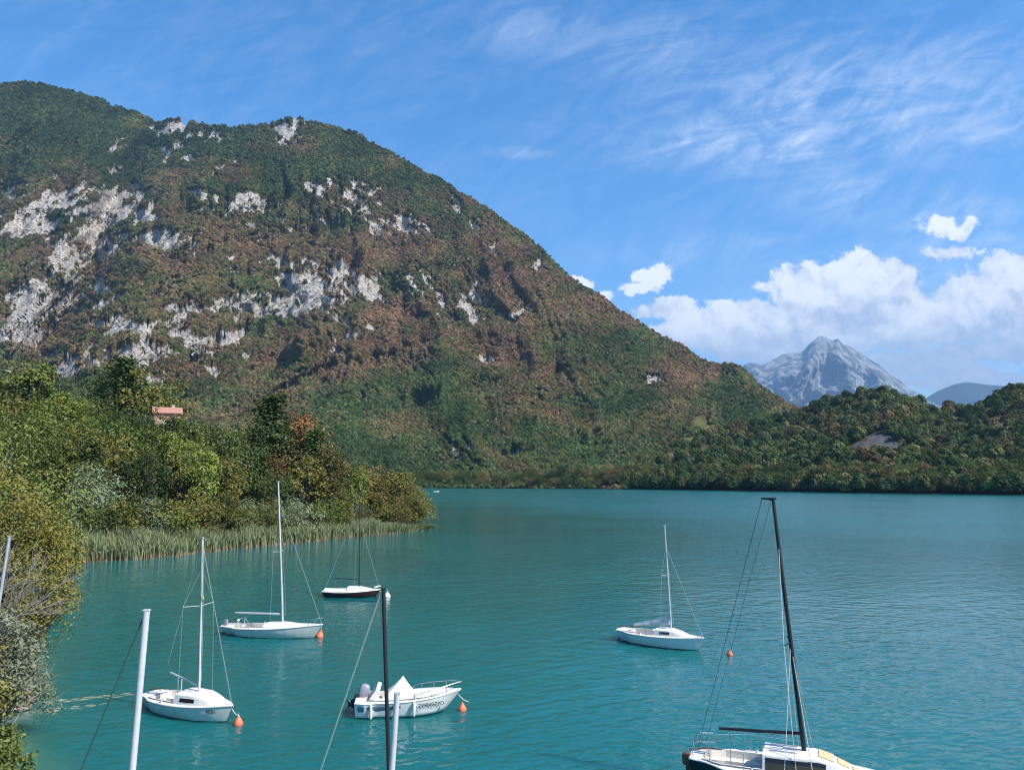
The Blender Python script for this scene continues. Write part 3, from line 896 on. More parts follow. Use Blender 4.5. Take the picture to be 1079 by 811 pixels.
# ------------------------------------------------------------------ single trees
def tree_meshes(kind, seed, h=10.0, nleaf=3600, leaf=0.40, width=0.42, lobes=26, base=0.16, elong=1.15):
    """returns (trunk mesh, crown vertex array, faces); tree stands at the origin, h metres tall"""
    r = np.random.default_rng(seed)
    tb = MB()
    tr = h * 0.018 + 0.05
    lean = r.normal(size=2) * h * 0.02
    tips = []
    if kind in ('round', 'oval', 'shrub', 'willow'):
        cz = h * (base + (1 - base) * 0.5)
        rz_ = h * (1 - base) * 0.5
        rx_ = h * width
        L, Rr = [], []
        for k in range(lobes):
            d = r.normal(size=3); d /= np.linalg.norm(d)
            q = r.random() ** 0.45 * 0.74
            p = d * q * np.array([rx_, rx_, rz_])
            taper = 1 - 0.35 * max(0, p[2] / rz_) if kind == 'oval' else 1
            p[:2] *= taper
            L.append(p + np.array([lean[0], lean[1], cz])); Rr.append((0.26 + 0.20 * r.random()) * (rx_ + rz_) * .5)
        L, Rr = np.array(L), np.array(Rr)
        # trunk and limbs
        top = np.array([lean[0], lean[1], h * .8])
        tb.tube([(0, 0, -.6), (0, 0, 0), top * .35, top * .7, top], [tr * 1.5, tr * 1.2, tr, tr * .6, tr * .15], 7)
        for k in range(lobes):
            t0 = 0.2 + 0.45 * r.random()
            s0 = top * t0
            mid = (s0 + L[k]) / 2 + np.array([0, 0, -.04 * h])
            tb.tube([s0, mid, L[k]], [tr * .5, tr * .3, tr * .1], 5, False)
        share = Rr ** 2 / (Rr ** 2).sum()
        ks = r.choice(lobes, nleaf, p=share)
        d = r.normal(size=(nleaf, 3)); d /= np.linalg.norm(d, axis=1, keepdims=True)
        d[:, 2] = np.where((d[:, 2] < -.3) & (r.random(nleaf) < .7), -d[:, 2], d[:, 2])
        lump = 1 + .42 * fbm(d * 2.1 + ks[:, None] * 3.7, 2)
        c = L[ks] + d * (Rr[ks] * lump * (0.62 + 0.45 * r.random(nleaf) ** .7))[:, None]
        gap = fbm(c / (h * .10) + seed, 2)
        keepl = gap > -0.08
        if kind == 'willow':
            c[:, 2] -= (np.hypot(c[:, 0] - lean[0], c[:, 1] - lean[1]) / rx_) ** 2 * h * .10
        c, d = c[keepl], d[keepl]
        nr = d * .8 + r.normal(size=c.shape) * .6 + np.array([0, 0, .35])
    else:                                   # pine: whorls of drooping boughs
        top = np.array([lean[0], lean[1], h])
        tb.tube([(0, 0, -.6), top * .4, top * .98], [tr * 1.2, tr * .8, tr * .1], 7)
        cs, ns = [], []
        levels = 15
        for lv in range(levels):
            f = base + (1 - base) * lv / levels
            rad = h * width * (1 - ((f - base) / (1 - base)) ** 1.25) * (0.8 + .35 * r.random()) + .12 * h * .3
            nb = 7 if lv < 10 else 5
            for b_ in range(nb):
                an = 6.283 * (b_ + r.random() * .8) / nb
                rr = rad * (0.7 + .4 * r.random())
                s0 = top * f
                tip = s0 + np.array([math.cos(an) * rr, math.sin(an) * rr, rr * (0.16 - .30 * (1 - f))])
                tb.tube([s0, tip], [tr * .25, tr * .05], 4, False)
                m_ = int(nleaf / (levels * 6.5))
                t_ = r.random(m_) ** .75
                c = s0 + (tip - s0) * t_[:, None] + r.normal(size=(m_, 3)) * np.array([.055, .055, .028]) * h * (0.35 + t_[:, None] * .65)
                cs.append(c); ns.append(np.tile((math.cos(an) * .4, math.sin(an) * .4, .8), (m_, 1)) + r.normal(size=(m_, 3)) * .45)
        c, nr = np.vstack(cs), np.vstack(ns)
    nr /= np.linalg.norm(nr, axis=1, keepdims=True)
    c[:, 2] = np.maximum(c[:, 2], .15)
    v, f = leaf_quads(c, nr, leaf, r, elong)
    return tb, v, f
def tree_proto(kind, seed, **kw):
    tb, v, f = tree_meshes(kind, seed, **kw)
    o = tb.build('trunk', M['bark'])
    tm = o.data
    bpy.data.objects.remove(o)
    cm = mesh_np('crown', v, f, LEAF['green'])
    return tm, cm
def put_tree(name, proto, loc, s, sw, rz, leafkind, label, group, bark=None):
    root = empty(name, loc, rz)
    root.scale = (sw, sw, s)
    t = link('trunk', proto[0], root)
    c = link('crown', proto[1], root)
    c.material_slots[0].link = 'OBJECT'
    c.material_slots[0].material = LEAF[leafkind]
    if bark:
        t.material_slots[0].link = 'OBJECT'; t.material_slots[0].material = bark
    tag(root, label, 'tree' if 'shrub' not in name else 'shrub', group)
    return root
TP = {'round': [tree_proto('round', 200 + i, width=.44, base=.04, nleaf=7000, leaf=.29, lobes=32) for i in range(4)],
      'oval': [tree_proto('oval', 220 + i, width=.30, base=.03, nleaf=6000, leaf=.29) for i in range(3)],
      'pine': [tree_proto('pine', 240 + i, width=.30, base=.08, nleaf=7000, leaf=.30) for i in range(3)],
      'willow': [tree_proto('willow', 260 + i, width=.5, base=.0, leaf=.25, nleaf=7500, elong=1.5) for i in range(2)],
      'shrub': [tree_proto('shrub', 280 + i, width=.62, base=0.0, lobes=20, leaf=.42, nleaf=4500) for i in range(2)]}
KINDNAME = {'round': 'broadleaf_tree', 'oval': 'tall_broadleaf_tree', 'pine': 'pine_tree', 'willow': 'willow_tree', 'shrub': 'shrub'}
SKY_L = [(-160, 300), (-60, 330), (0, 352), (30, 365), (60, 390), (85, 396), (95, 385), (115, 376), (135, 374), (155, 380), (170, 396), (185, 406), (215, 402), (235, 408), (260, 425), (275, 417), (290, 414), (305, 427), (325, 440),
         (345, 450), (360, 468), (385, 478), (410, 487), (430, 500), (445, 517), (452, 535), (470, 560)]
# trees that stand out in the photograph: (u of trunk, v of top, distance, kind, leaves, height m, width factor)
SPECIAL = [(100, 484, 103, 'willow', 'silver', 9.5, 1.0), (128, 374, 186, 'pine', 'dark', 14, 1.1), (110, 378, 190, 'round', 'dark', 14, 1.0), (285, 414, 150, 'pine', 'dark', 13, 1.25), (330, 450, 148, 'pine', 'dark', 12, 1.3),
           (308, 428, 156, 'round', 'russet', 9, .9), (291, 470, 140, 'round', 'russet', 9.5, .7), (335, 530, 126, 'shrub', 'bright', 3.6, 1.1), (376, 490, 143, 'oval', 'bright', 9, .9), (215, 462, 116, 'oval', 'bright', 9.5, .8),
           (240, 515, 113, 'round', 'olive', 6.6, 1.1), (265, 522, 117, 'willow', 'silver', 4.6, 1.1), (205, 512, 108, 'willow', 'olive', 5.5, 1.1), (160, 520, 104, 'willow', 'silver', 4.6, 1.2), (430, 500, 150, 'round', 'brown', 6.8, 1.0),
           (440, 518, 151, 'willow', 'silver', 4.6, .85), (418, 492, 150, 'round', 'olive', 8.2, 1.2), (390, 482, 150, 'round', 'brown', 8.6, 1.15), (350, 468, 145, 'round', 'brown', 10, 1.15), (325, 478, 140, 'round', 'olive', 9, 1.2),
           (395, 540, 141, 'shrub', 'bright', 3.2, 1.2), (300, 520, 121, 'willow', 'silver', 4.8, 1.2), (60, 400, 160, 'round', 'dark', 12, 1.1), (150, 385, 184, 'round', 'olive', 13, 1.0), (25, 368, 148, 'oval', 'green', 12, 1.1), (190, 408, 178, 'pine', 'dark', 11, 1.0),
           (430, 527, 149, 'shrub', 'silver', 3.4, 1.2), (70, 410, 150, 'round', 'bright', 9, .9),
           (160, 434, 160, 'round', 'green', 9, .8), (180, 435, 158, 'round', 'olive', 9, .8), (170, 441, 148, 'round', 'green', 9, .9), (192, 428, 168, 'round', 'russet', 6, .7),
           (437, 520, 149.5, 'round', 'brown', 5.2, 1.1), (436, 512, 147, 'willow', 'olive', 5.8, 1.2), (422, 520, 144, 'willow', 'brown', 5.2, 1.2), (407, 525, 142.5, 'shrub', 'olive', 3.8, 1.3), (380, 528, 136, 'willow', 'brown', 4.8, 1.2),
           (362, 526, 132, 'shrub', 'olive', 4.2, 1.2), (347, 520, 129, 'willow', 'green', 5, 1.2), (318, 528, 123, 'shrub', 'silver', 4, 1.2), (282, 522, 117, 'willow', 'olive', 5, 1.2), (225, 528, 109, 'shrub', 'olive', 4.4, 1.3), (185, 524, 106, 'shrub', 'green', 4.6, 1.3),
           (140, 520, 102, 'shrub', 'olive', 4.5, 1.3), (120, 524, 100, 'willow', 'green', 4.6, 1.2), (188, 428, 166, 'round', 'green', 8, .55), (166, 430, 168, 'round', 'olive', 8, .5)]
TREES = []          # dicts for labelling
HOUSE_UV = (175, 427)
def ground_pt(u, d):
    """point on the bank at camera distance d (along y) below photograph column u"""
    x = (u - CW / 2) / FPX * d * (cp + 0)
    return np.array([x, d, float(land_z(np.array([x]), np.array([d]))[0])])
occ = np.full(800, 900.0)      # topmost row already covered, per column (u + 100)
cands = []
for (u, vt, d, kd, lf, h_, wf) in SPECIAL:
    g0 = ground_pt(u, d)
    cands.append((g0, kd, lf, h_, wf, vt, True))
yy = 92.0
spacing = 5.6
while yy < 300:
    xx = -230.0
    while xx < -10:
        x = xx + (random.random() - .5) * spacing * .8; y = yy + (random.random() - .5) * spacing * .8
        xx += spacing
        sd = float(land_sd(np.array([x]), np.array([y]))[0])
        if sd < 7.0 or (sd < 12 and y < 135): continue
        u, _ = proj((x, y, 5.0))
        if not (-150 < u < 458): continue
        g0 = np.array([x, y, float(land_z(np.array([x]), np.array([y]))[0])])
        if any(abs(proj(c[0])[0] - u) < 9 and abs(c[0][1] - y) < 4.2 for c in cands[:len(SPECIAL)]): continue
        q = random.random()
        if sd < 14: kd, h_ = random.choice(['round', 'round', 'willow', 'oval']), 5.5 + 3.5 * random.random()
        else: kd, h_ = random.choice(['round', 'round', 'round', 'oval', 'oval', 'pine']), 8.5 + 5.5 * random.random()
        if kd == 'pine': lf = 'dark'
        elif kd == 'willow': lf = random.choice(['olive', 'green', 'silver'])
        elif u > 270: lf = random.choice(['olive', 'brown', 'olive', 'green', 'dark', 'brown', 'bright'])
        else: lf = random.choice(['green', 'green', 'dark', 'olive', 'green', 'dark', 'green', 'bright'])
        cands.append((g0, kd, lf, h_, 0.85 + .4 * random.random(), None, False))
    yy += spacing
    spacing = 5.6 + max(0, yy - 130) * .022
cands.sort(key=lambda c: c[0][1])
for (g0, kd, lf, h_, wf, vt, spec) in cands:
    x, y, z = g0
    u, vb = proj(g0)
    lim = float(interp(u, SKY_L)) + (0 if spec else random.random() * 12)
    if vt is not None: lim = vt
    ztop = H + at_range(u, lim, np.hypot(x, y))[2] - H
    hmax = ztop - z
    h2 = hmax if vt is not None else min(h_, hmax)
    if h2 < 3.0: continue
    if abs(u - HOUSE_UV[0]) < 20 and y < 172 and not spec:
        hh = at_range(u, 437 + random.random() * 3, np.hypot(x, y))[2] - z
        h2 = min(h2, hh)
        if h2 < 3: continue
    if abs(u - HOUSE_UV[0]) < 24 and 164 < y < 186: continue
    hw = h2 * .3 * FPX / y
    cols = np.arange(max(0, int(u - hw) + 220), min(799, int(u + hw) + 220) + 1)
    _, vtop = proj((x, y, z + h2))
    if not spec and len(cols) and (occ[cols] - vtop > 7).mean() < .35: continue
    if len(cols): occ[cols] = np.minimum(occ[cols], vtop + .25 * (vb - vtop))
    hs_ = h2 / 10.0 * 1.0
    sw = max(h_, h2 * .8) / 10.0 * wf if not spec else h2 / 10 * wf
    rt = put_tree(KINDNAME[kd], random.choice(TP[kd]), (x, y, z - .1), hs_, sw, random.random() * 6.28, lf, None, None)
    TREES.append(dict(o=rt, u=float(u), v=float(vtop), d=float(y), h=h2, kind=kd, leaf=lf, zone='bank'))

# far shore: the front rows of trees along the water
nfar = 0
for row in range(2):
    u = 437.0 + row * 5
    while u < 1100:
        uj = u + (random.random() - .5) * 5
        r_ = float(shore_r(np.array(uj))) + 4 + row * 16 + random.random() * 5
        d = ray(uj, 505)
        k = r_ / math.hypot(d[0], d[1])
        x, y = d[0] * k, d[1] * k
        kd = random.choice(['round', 'round', 'oval', 'round', 'willow' if row == 0 else 'round'])
        lf = random.choice(['dark', 'dark', 'olive', 'brown', 'green', 'dark', 'dark', 'russet' if uj > 640 and row else 'green'])
        h_ = (8 + 6 * random.random() if row == 0 else 12 + 6 * random.random()) * float(interp(uj, [(430, .75), (600, .9), (750, 1.0), (1079, .95)]))
        if kd == 'willow': h_ *= .8
        rt = link(KINDNAME[kd], None) if False else None
        proto = random.choice(TP[kd])
        c = link(KINDNAME[kd], proto[1], None, (x, y, -.1 + row * 2.2))
        c.material_slots[0].link = 'OBJECT'; c.material_slots[0].material = LEAF[lf]
        c.scale = (h_ / 10 * 1.1, h_ / 10 * 1.1, h_ / 10); c.rotation_euler = (0, 0, random.random() * 6.28)
        c['category'] = 'tree'
        uu_, vv_ = proj((x, y, h_ + row * 2.2))
        TREES.append(dict(o=c, u=float(uu_), v=float(vv_), d=y, h=h_, kind=kd, leaf=lf, zone='far' + str(row)))
        u += 9.6 * (0.8 + .4 * random.random())

# ------------------------------------------------------------------ near trees on the left bank
def near_tree(name, kind, seed, loc, h, leafk, label, bark='grey_bark', crown=True, rz=0.0, scale=(1, 1, 1), **kw):
    tb, v, f = tree_meshes(kind, seed, h=h, **kw)
    root = empty(name, loc, rz)
    root.scale = scale
    tb.build('trunk', M[bark], root)
    if crown:
        link('crown', mesh_np('crown', v, f, LEAF[leafk]), root)
    tag(root, label, 'tree' if 'shrub' not in name else 'shrub')
    return root
def bare_twigs(root, h, n, spread, seed, mat, lean=(0, 0)):
    """a fan of bare forking branches, one mesh"""
    r = np.random.default_rng(seed)
    mb = MB()
    def grow(p, d, L, rad, lev):
        q = p + d * L
        mid = (p + q) / 2 + r.normal(size=3) * L * .06
        mb.tube([p, mid, q], [rad, rad * .8, rad * .55], 5, False)
        if lev == 0: return
        for _ in range(3 if lev > 1 else 4):
            nd = d + r.normal(size=3) * .42 + np.array([0, 0, .06]); nd /= np.linalg.norm(nd)
            grow(p + (q - p) * (.45 + .55 * r.random()), nd, L * (.55 + .25 * r.random()), rad * .5, lev - 1)
    for k in range(n):
        an = 6.283 * r.random()
        d = np.array([math.cos(an) * spread + lean[0], math.sin(an) * spread + lean[1], 1.0]); d /= np.linalg.norm(d)
        grow(np.array([r.normal() * .15, r.normal() * .15, -.2]), d, h * .42, h * .008 + .008, 3)
    return mb.build('branches', mat, root)
def lz(x, y): return float(land_z(np.array([x]), np.array([y]))[0])
def at_px(u, d):
    x = (u - CW / 2) / FPX * d
    return (x, d, lz(x, d) - .05)
near_tree('broadleaf_tree', 'round', 501, at_px(28, 44), 11.0, 'yellow', 'yellow and olive leaved tree leaning out over the water at the left edge', nleaf=36000, leaf=.135, width=.33, lobes=52, base=.06)
near_tree('broadleaf_tree', 'round', 502, at_px(50, 39.5), 6.2, 'yellow', 'low yellowing bough of leaves above the silvery shrub, nearest the water', nleaf=17000, leaf=.115, width=.34, lobes=40, base=.16)
near_tree('broadleaf_tree', 'round', 503, at_px(-30, 40), 9.0, 'olive', 'olive green tree cut off by the left edge, behind the bare branches', nleaf=9000, leaf=.19, width=.40, lobes=30, base=.1)
near_tree('broadleaf_tree', 'round', 507, at_px(-25, 58), 14.5, 'green', 'tall green tree at the left edge above the yellowing tree', nleaf=11000, leaf=.22, width=.36, lobes=34, base=.1)
near_tree('broadleaf_tree', 'round', 508, at_px(45, 72), 11.5, 'green', 'mid green tree behind the yellowing tree and left of the silver willow', nleaf=8000, leaf=.28, width=.40, lobes=34, base=.05)
rt = empty('bare_tree', at_px(-8, 36)); bare_twigs(rt, 9.3, 7, .42, 31, M['grey_bark'], (.10, 0)); tag(rt, 'leafless greyish tree with a fan of bare twigs at the left edge', 'tree')
rt = empty('bare_shrub', at_px(25, 33)); bare_twigs(rt, 3.6, 6, .5, 32, M['grey_bark'], (.05, 0)); tag(rt, 'tangle of pale bare twigs among the silvery shrub by the water', 'shrub')
near_tree('willow_shrub', 'willow', 504, at_px(12, 31), 5.0, 'pale', 'pale silvery willow shrub hanging over the water at the left edge', nleaf=30000, leaf=.085, width=.40, lobes=44, base=0.0, elong=1.9)
near_tree('shrub', 'shrub', 509, at_px(62, 60), 4.6, 'olive', 'olive shrub on the bank between the yellowing tree and the reed bed', nleaf=8000, leaf=.2, width=.55, lobes=26, base=0.0)
near_tree('shrub', 'shrub', 510, at_px(66, 74), 4.4, 'yellow', 'yellow shrub at the near end of the reed bed', nleaf=7000, leaf=.2, width=.55, lobes=26, base=0.0)
near_tree('shrub', 'shrub', 506, at_px(-6, 30), 4.0, 'olive', 'dark olive shrub at the left edge behind the silvery willow shrub', nleaf=8000, leaf=.15, width=.45, lobes=26, base=0.0)
near_tree('shrub', 'shrub', 505, at_px(8, 25.5), 2.1, 'green', 'low green shrub in the bottom left corner at the water edge', nleaf=7000, leaf=.12, width=.75, lobes=26, base=0.0)

def boulder(loc, s, label, seed):
    import bmesh
    bm = bmesh.new(); bmesh.ops.create_icosphere(bm, subdivisions=4, radius=1)
    co = np.array([v.co for v in bm.verts])
    k = 1 + .35 * fbm(co * 1.3 + seed, 4, .55)
    for v, kk in zip(bm.verts, k): v.co = (v.co.x * kk * s[0], v.co.y * kk * s[1], v.co.z * kk * s[2])
    me = bpy.data.meshes.new('rock'); bm.to_mesh(me); bm.free(); me.materials.append(M['stone'])
    return tag(link('rock', me, None, loc), label, 'rock')
M['stone'] = mat_paint('stone', (0.34, 0.26, 0.22), .9, dirt=.35, scale=2.2, bump=.05)
p = pxy(24, 733, .25); boulder((p[0], p[1], .2), (.75, .5, .38), 'reddish brown rock at the waterline under the silvery willow shrub', 3)
p = pxy(8, 745, .1); boulder((p[0], p[1], .1), (.8, .6, .3), 'dark rock at the left edge beside the reddish brown rock', 8)

# ------------------------------------------------------------------ reeds along the bank, and straw adrift
def mat_reed():
    m, t = newmat('reed')
    g = t.n('ShaderNodeNewGeometry')
    ta = t.n('ShaderNodeAttribute', attribute_name='along').outputs['Fac']
    n1 = t.noise(g.outputs['Position'], 0.5, 4, .6)
    n2 = t.noise(g.outputs['Position'], 6.0, 2, .6)
    c = t.mix(t.ramp(n1, .35, .65), (0.21, 0.255, 0.12), (0.31, 0.32, 0.17))
    c = t.mix(t.m('MULTIPLY', t.ramp(n2, .45, .7), .6), c, (0.14, 0.18, 0.085))
    c = t.mix(t.ramp(ta, .38, .02), c, (0.36, 0.27, 0.17))
    leaf_out(t, c, .25)
    return m
M['reed'] = mat_reed()
front_line = SHORE[8:18]
seglen = np.hypot(*np.diff(front_line, axis=0).T)
cum = np.concatenate([[0], np.cumsum(seglen)])
nre = 46000
q = rng.random(nre) * cum[-1]
kx = np.interp(q, cum, front_line[:, 0]); ky = np.interp(q, cum, front_line[:, 1])
inw = rng.random(nre) ** .85
depth = np.interp(q / cum[-1], [0, .1, .18, .7, .85, 1], [2.0, 11.0, 15.0, 10.0, 3.5, .3])
tx = np.interp(q, (cum[:-1] + cum[1:]) / 2, np.diff(front_line[:, 0]) / seglen); ty = np.interp(q, (cum[:-1] + cum[1:]) / 2, np.diff(front_line[:, 1]) / seglen)
nrm_ = np.stack([-ty, tx], 1); nrm_ /= np.linalg.norm(nrm_, axis=1, keepdims=True)
bx = kx + nrm_[:, 0] * (inw * depth - .9); by = ky + nrm_[:, 1] * (inw * depth - .9)
bz = np.maximum(land_z(bx, by), 0) - .05
lumpy = fbm(p3(bx / 3, by / 3, 0.0), 3)
hh = (1.75 + .75 * lumpy + .9 * rng.random(nre) ** 1.5) * np.interp(q / cum[-1], [0, .1, .75, .88, 1], [.9, 1.1, 1.0, .6, .3])
la = rng.random(nre) * 6.283
wv = np.stack([np.cos(la), np.sin(la), 0 * la], 1) * .045 * (0.7 + .8 * rng.random((nre, 1)))
ben = np.stack([rng.normal(size=nre) * .45 - .15, rng.normal(size=nre) * .45, 0 * la], 1) * np.where(rng.random((nre, 1)) < .12, 2.2, 1.0)
b0 = np.stack([bx, by, bz], 1)
v0, v1 = b0 - wv, b0 + wv
v2 = b0 + ben * .35 + np.stack([0 * la, 0 * la, hh * .55], 1) + wv * 1.2
v3 = b0 + ben * .35 + np.stack([0 * la, 0 * la, hh * .55], 1) - wv * 1.2
v4 = b0 + ben * 1.1 + np.stack([0 * la, 0 * la, hh], 1) + wv * .3
v5 = b0 + ben * 1.1 + np.stack([0 * la, 0 * la, hh], 1) - wv * .3
vv_ = np.stack([v0, v1, v2, v3, v4, v5], 1).reshape(-1, 3)
fi = (np.arange(nre) * 6)[:, None]
ff = np.vstack([fi + np.array([[0, 1, 2, 3]]), fi + np.array([[3, 2, 4, 5]])])
al = np.tile(np.array([0, 0, .55, .55, 1, 1]), nre)
reeds = link('reed_bed', mesh_np('reed_bed', vv_, ff, M['reed'], attrs={'along': al}))
tag(reeds, 'pale green reed bed with straw coloured stems along the wooded bank', 'reeds', kind='stuff')
M['straw'] = mat_paint('straw', (0.36, 0.33, 0.20), .8, dirt=.2)
sb = MB()
for k in range(85):
    lane = random.choice([(36, 741, 130, 733), (40, 748, 105, 742), (20, 752, 80, 746), (60, 738, 135, 731)])
    f = random.random() ** 1.3
    u = lane[0] + (lane[2] - lane[0]) * f; v = lane[1] + (lane[3] - lane[1]) * f + random.gauss(0, .7)
    p0 = pxy(u, v, .012); p1 = pxy(u + 3 + 9 * random.random(), v - 1.0 - random.random() * .6, .012)
    sb.tube([p0, (p0 + p1) / 2 + np.array([0, random.gauss(0, .04), 0]), p1], [.004, .009, .004], 4, False)
tag(sb.build('floating_straw', M['straw']), 'streaks of pale straw drifting on the water beside the left bank', 'floating straw', kind='stuff')

# ------------------------------------------------------------------ boats
M['white'] = mat_paint('white_gelcoat', (0.70, 0.69, 0.66), .32, dirt=.11, dcol=(.50, .47, .40), bottom=((.03, .05, .06), .05))
M['cream'] = mat_paint('cream_gelcoat', (0.66, 0.65, 0.61), .35, dirt=.15, dcol=(.45, .42, .35), bottom=((.10, .09, .06), .04))
M['deck'] = mat_paint('deck_white', (0.70, 0.68, 0.64), .5, dirt=.09, dcol=(.50, .47, .41), scale=5)
M['inner'] = mat_paint('cockpit_cream', (0.70, 0.66, 0.58), .55, dirt=.14, scale=5)
M['maroon'] = mat_paint('maroon_hull', (0.036, 0.011, 0.014), .3, dirt=.1, bottom=((.012, .012, .014), .16))
M['navy'] = mat_paint('navy_hull', (0.010, 0.012, 0.022), .22, dirt=.08, dcol=(.02, .02, .03))
M['glass'] = mat_paint('dark_window', (0.02, 0.017, 0.016), .12, dirt=.05)
M['alu'] = mat_paint('aluminium', (0.55, 0.56, 0.58), .42, .5, dirt=.18, scale=4)
M['white_alu'] = mat_paint('white_spar', (0.57, 0.57, 0.58), .4, .1, dirt=.15)
M['dark_alu'] = mat_paint('dark_spar', (0.030, 0.032, 0.042), .34, .4, dirt=.1)
M['black_spar'] = mat_paint('black_spar', (0.010, 0.010, 0.012), .38, .0, dirt=.1, dcol=(.03, .03, .03))
M['steel'] = mat_paint('steel', (0.60, 0.61, 0.62), .25, .9, dirt=.05)
M['wire'] = mat_paint('rigging_wire', (0.42, 0.45, 0.43), .45, .4, dirt=.05)
M['pale_rope'] = mat_paint('pale_rope', (0.62, 0.62, 0.56), .8, dirt=.1)
M['dark_rope'] = mat_paint('dark_rope', (0.035, 0.06, 0.06), .8, dirt=.1)
M['canvas'] = mat_paint('white_canvas', (0.72, 0.70, 0.68), .85, dirt=.10, scale=3, bump=.02)
M['grey_canvas'] = mat_paint('grey_canvas', (0.62, 0.62, 0.60), .85, dirt=.12, scale=4, bump=.02)
M['cowl'] = mat_paint('engine_cover', (0.27, 0.26, 0.31), .4, dirt=.1)
M['engine'] = mat_paint('engine_black', (0.022, 0.022, 0.026), .4, dirt=.1)
M['band'] = mat_paint('grey_blue_band', (0.16, 0.20, 0.25), .3, dirt=.08, dcol=(.3, .34, .38), scale=4)
M['tan'] = mat_paint('tan_cover', (0.48, 0.40, 0.22), .75, dirt=.08)
M['timber'] = mat_paint('red_brown_timber', (0.16, 0.06, 0.04), .5, dirt=.2)
M['letter'] = mat_paint('dark_lettering', (0.015, 0.025, 0.035), .4, dirt=.02)
M['orange'] = mat_paint('orange_buoy', (0.72, 0.16, 0.07), .5, dirt=.12, dcol=(.42, .13, .08), scale=7)
M['buoy_white'] = mat_paint('white_buoy', (0.78, 0.78, 0.76), .5, dirt=.1)

class Boat:
    """frame of a boat: origin on the waterline amidships, x to the bow"""
    def __init__(s, stern, bow):
        s.O = (stern + bow) / 2; s.O[2] = 0
        d = bow - stern
        s.psi = math.atan2(d[1], d[0])
        s.A = np.array([math.cos(s.psi), math.sin(s.psi), 0])
        s.N = np.array([-s.A[1], s.A[0], 0])
        s.Lw = float(np.hypot(d[0], d[1]))
    def xz(s, u, v, y=0.0):
        """where the ray of a photograph point meets the boat's fore-and-aft plane (y metres to port)"""
        D = ray(u, v); C = np.array([0, 0, H])
        o = s.O + s.N * y
        t = ((o - C) @ s.N) / (D @ s.N)
        P_ = C + D * t
        return float((P_ - o) @ s.A), float(P_[2])
def hull_fn(L, B, fs, fb, fine=1.0, transom=.74):
    bt = [(0, transom), (.1, transom + .12), (.2, .93), (.3, .985), (.42, 1), (.52, .985), (.62, .92), (.72, .80), (.8, .655), (.88, .45), (.94, .255), (.98, .10), (1, .015)]
    tt = np.array(bt)
    def b(t): return B / 2 * float(np.interp(t, tt[:, 0], tt[:, 1])) ** fine
    def s(t): return fs + (fb - fs) * t ** 1.6 - .05 * math.sin(math.pi * min(1, t * 1.1))
    return b, s
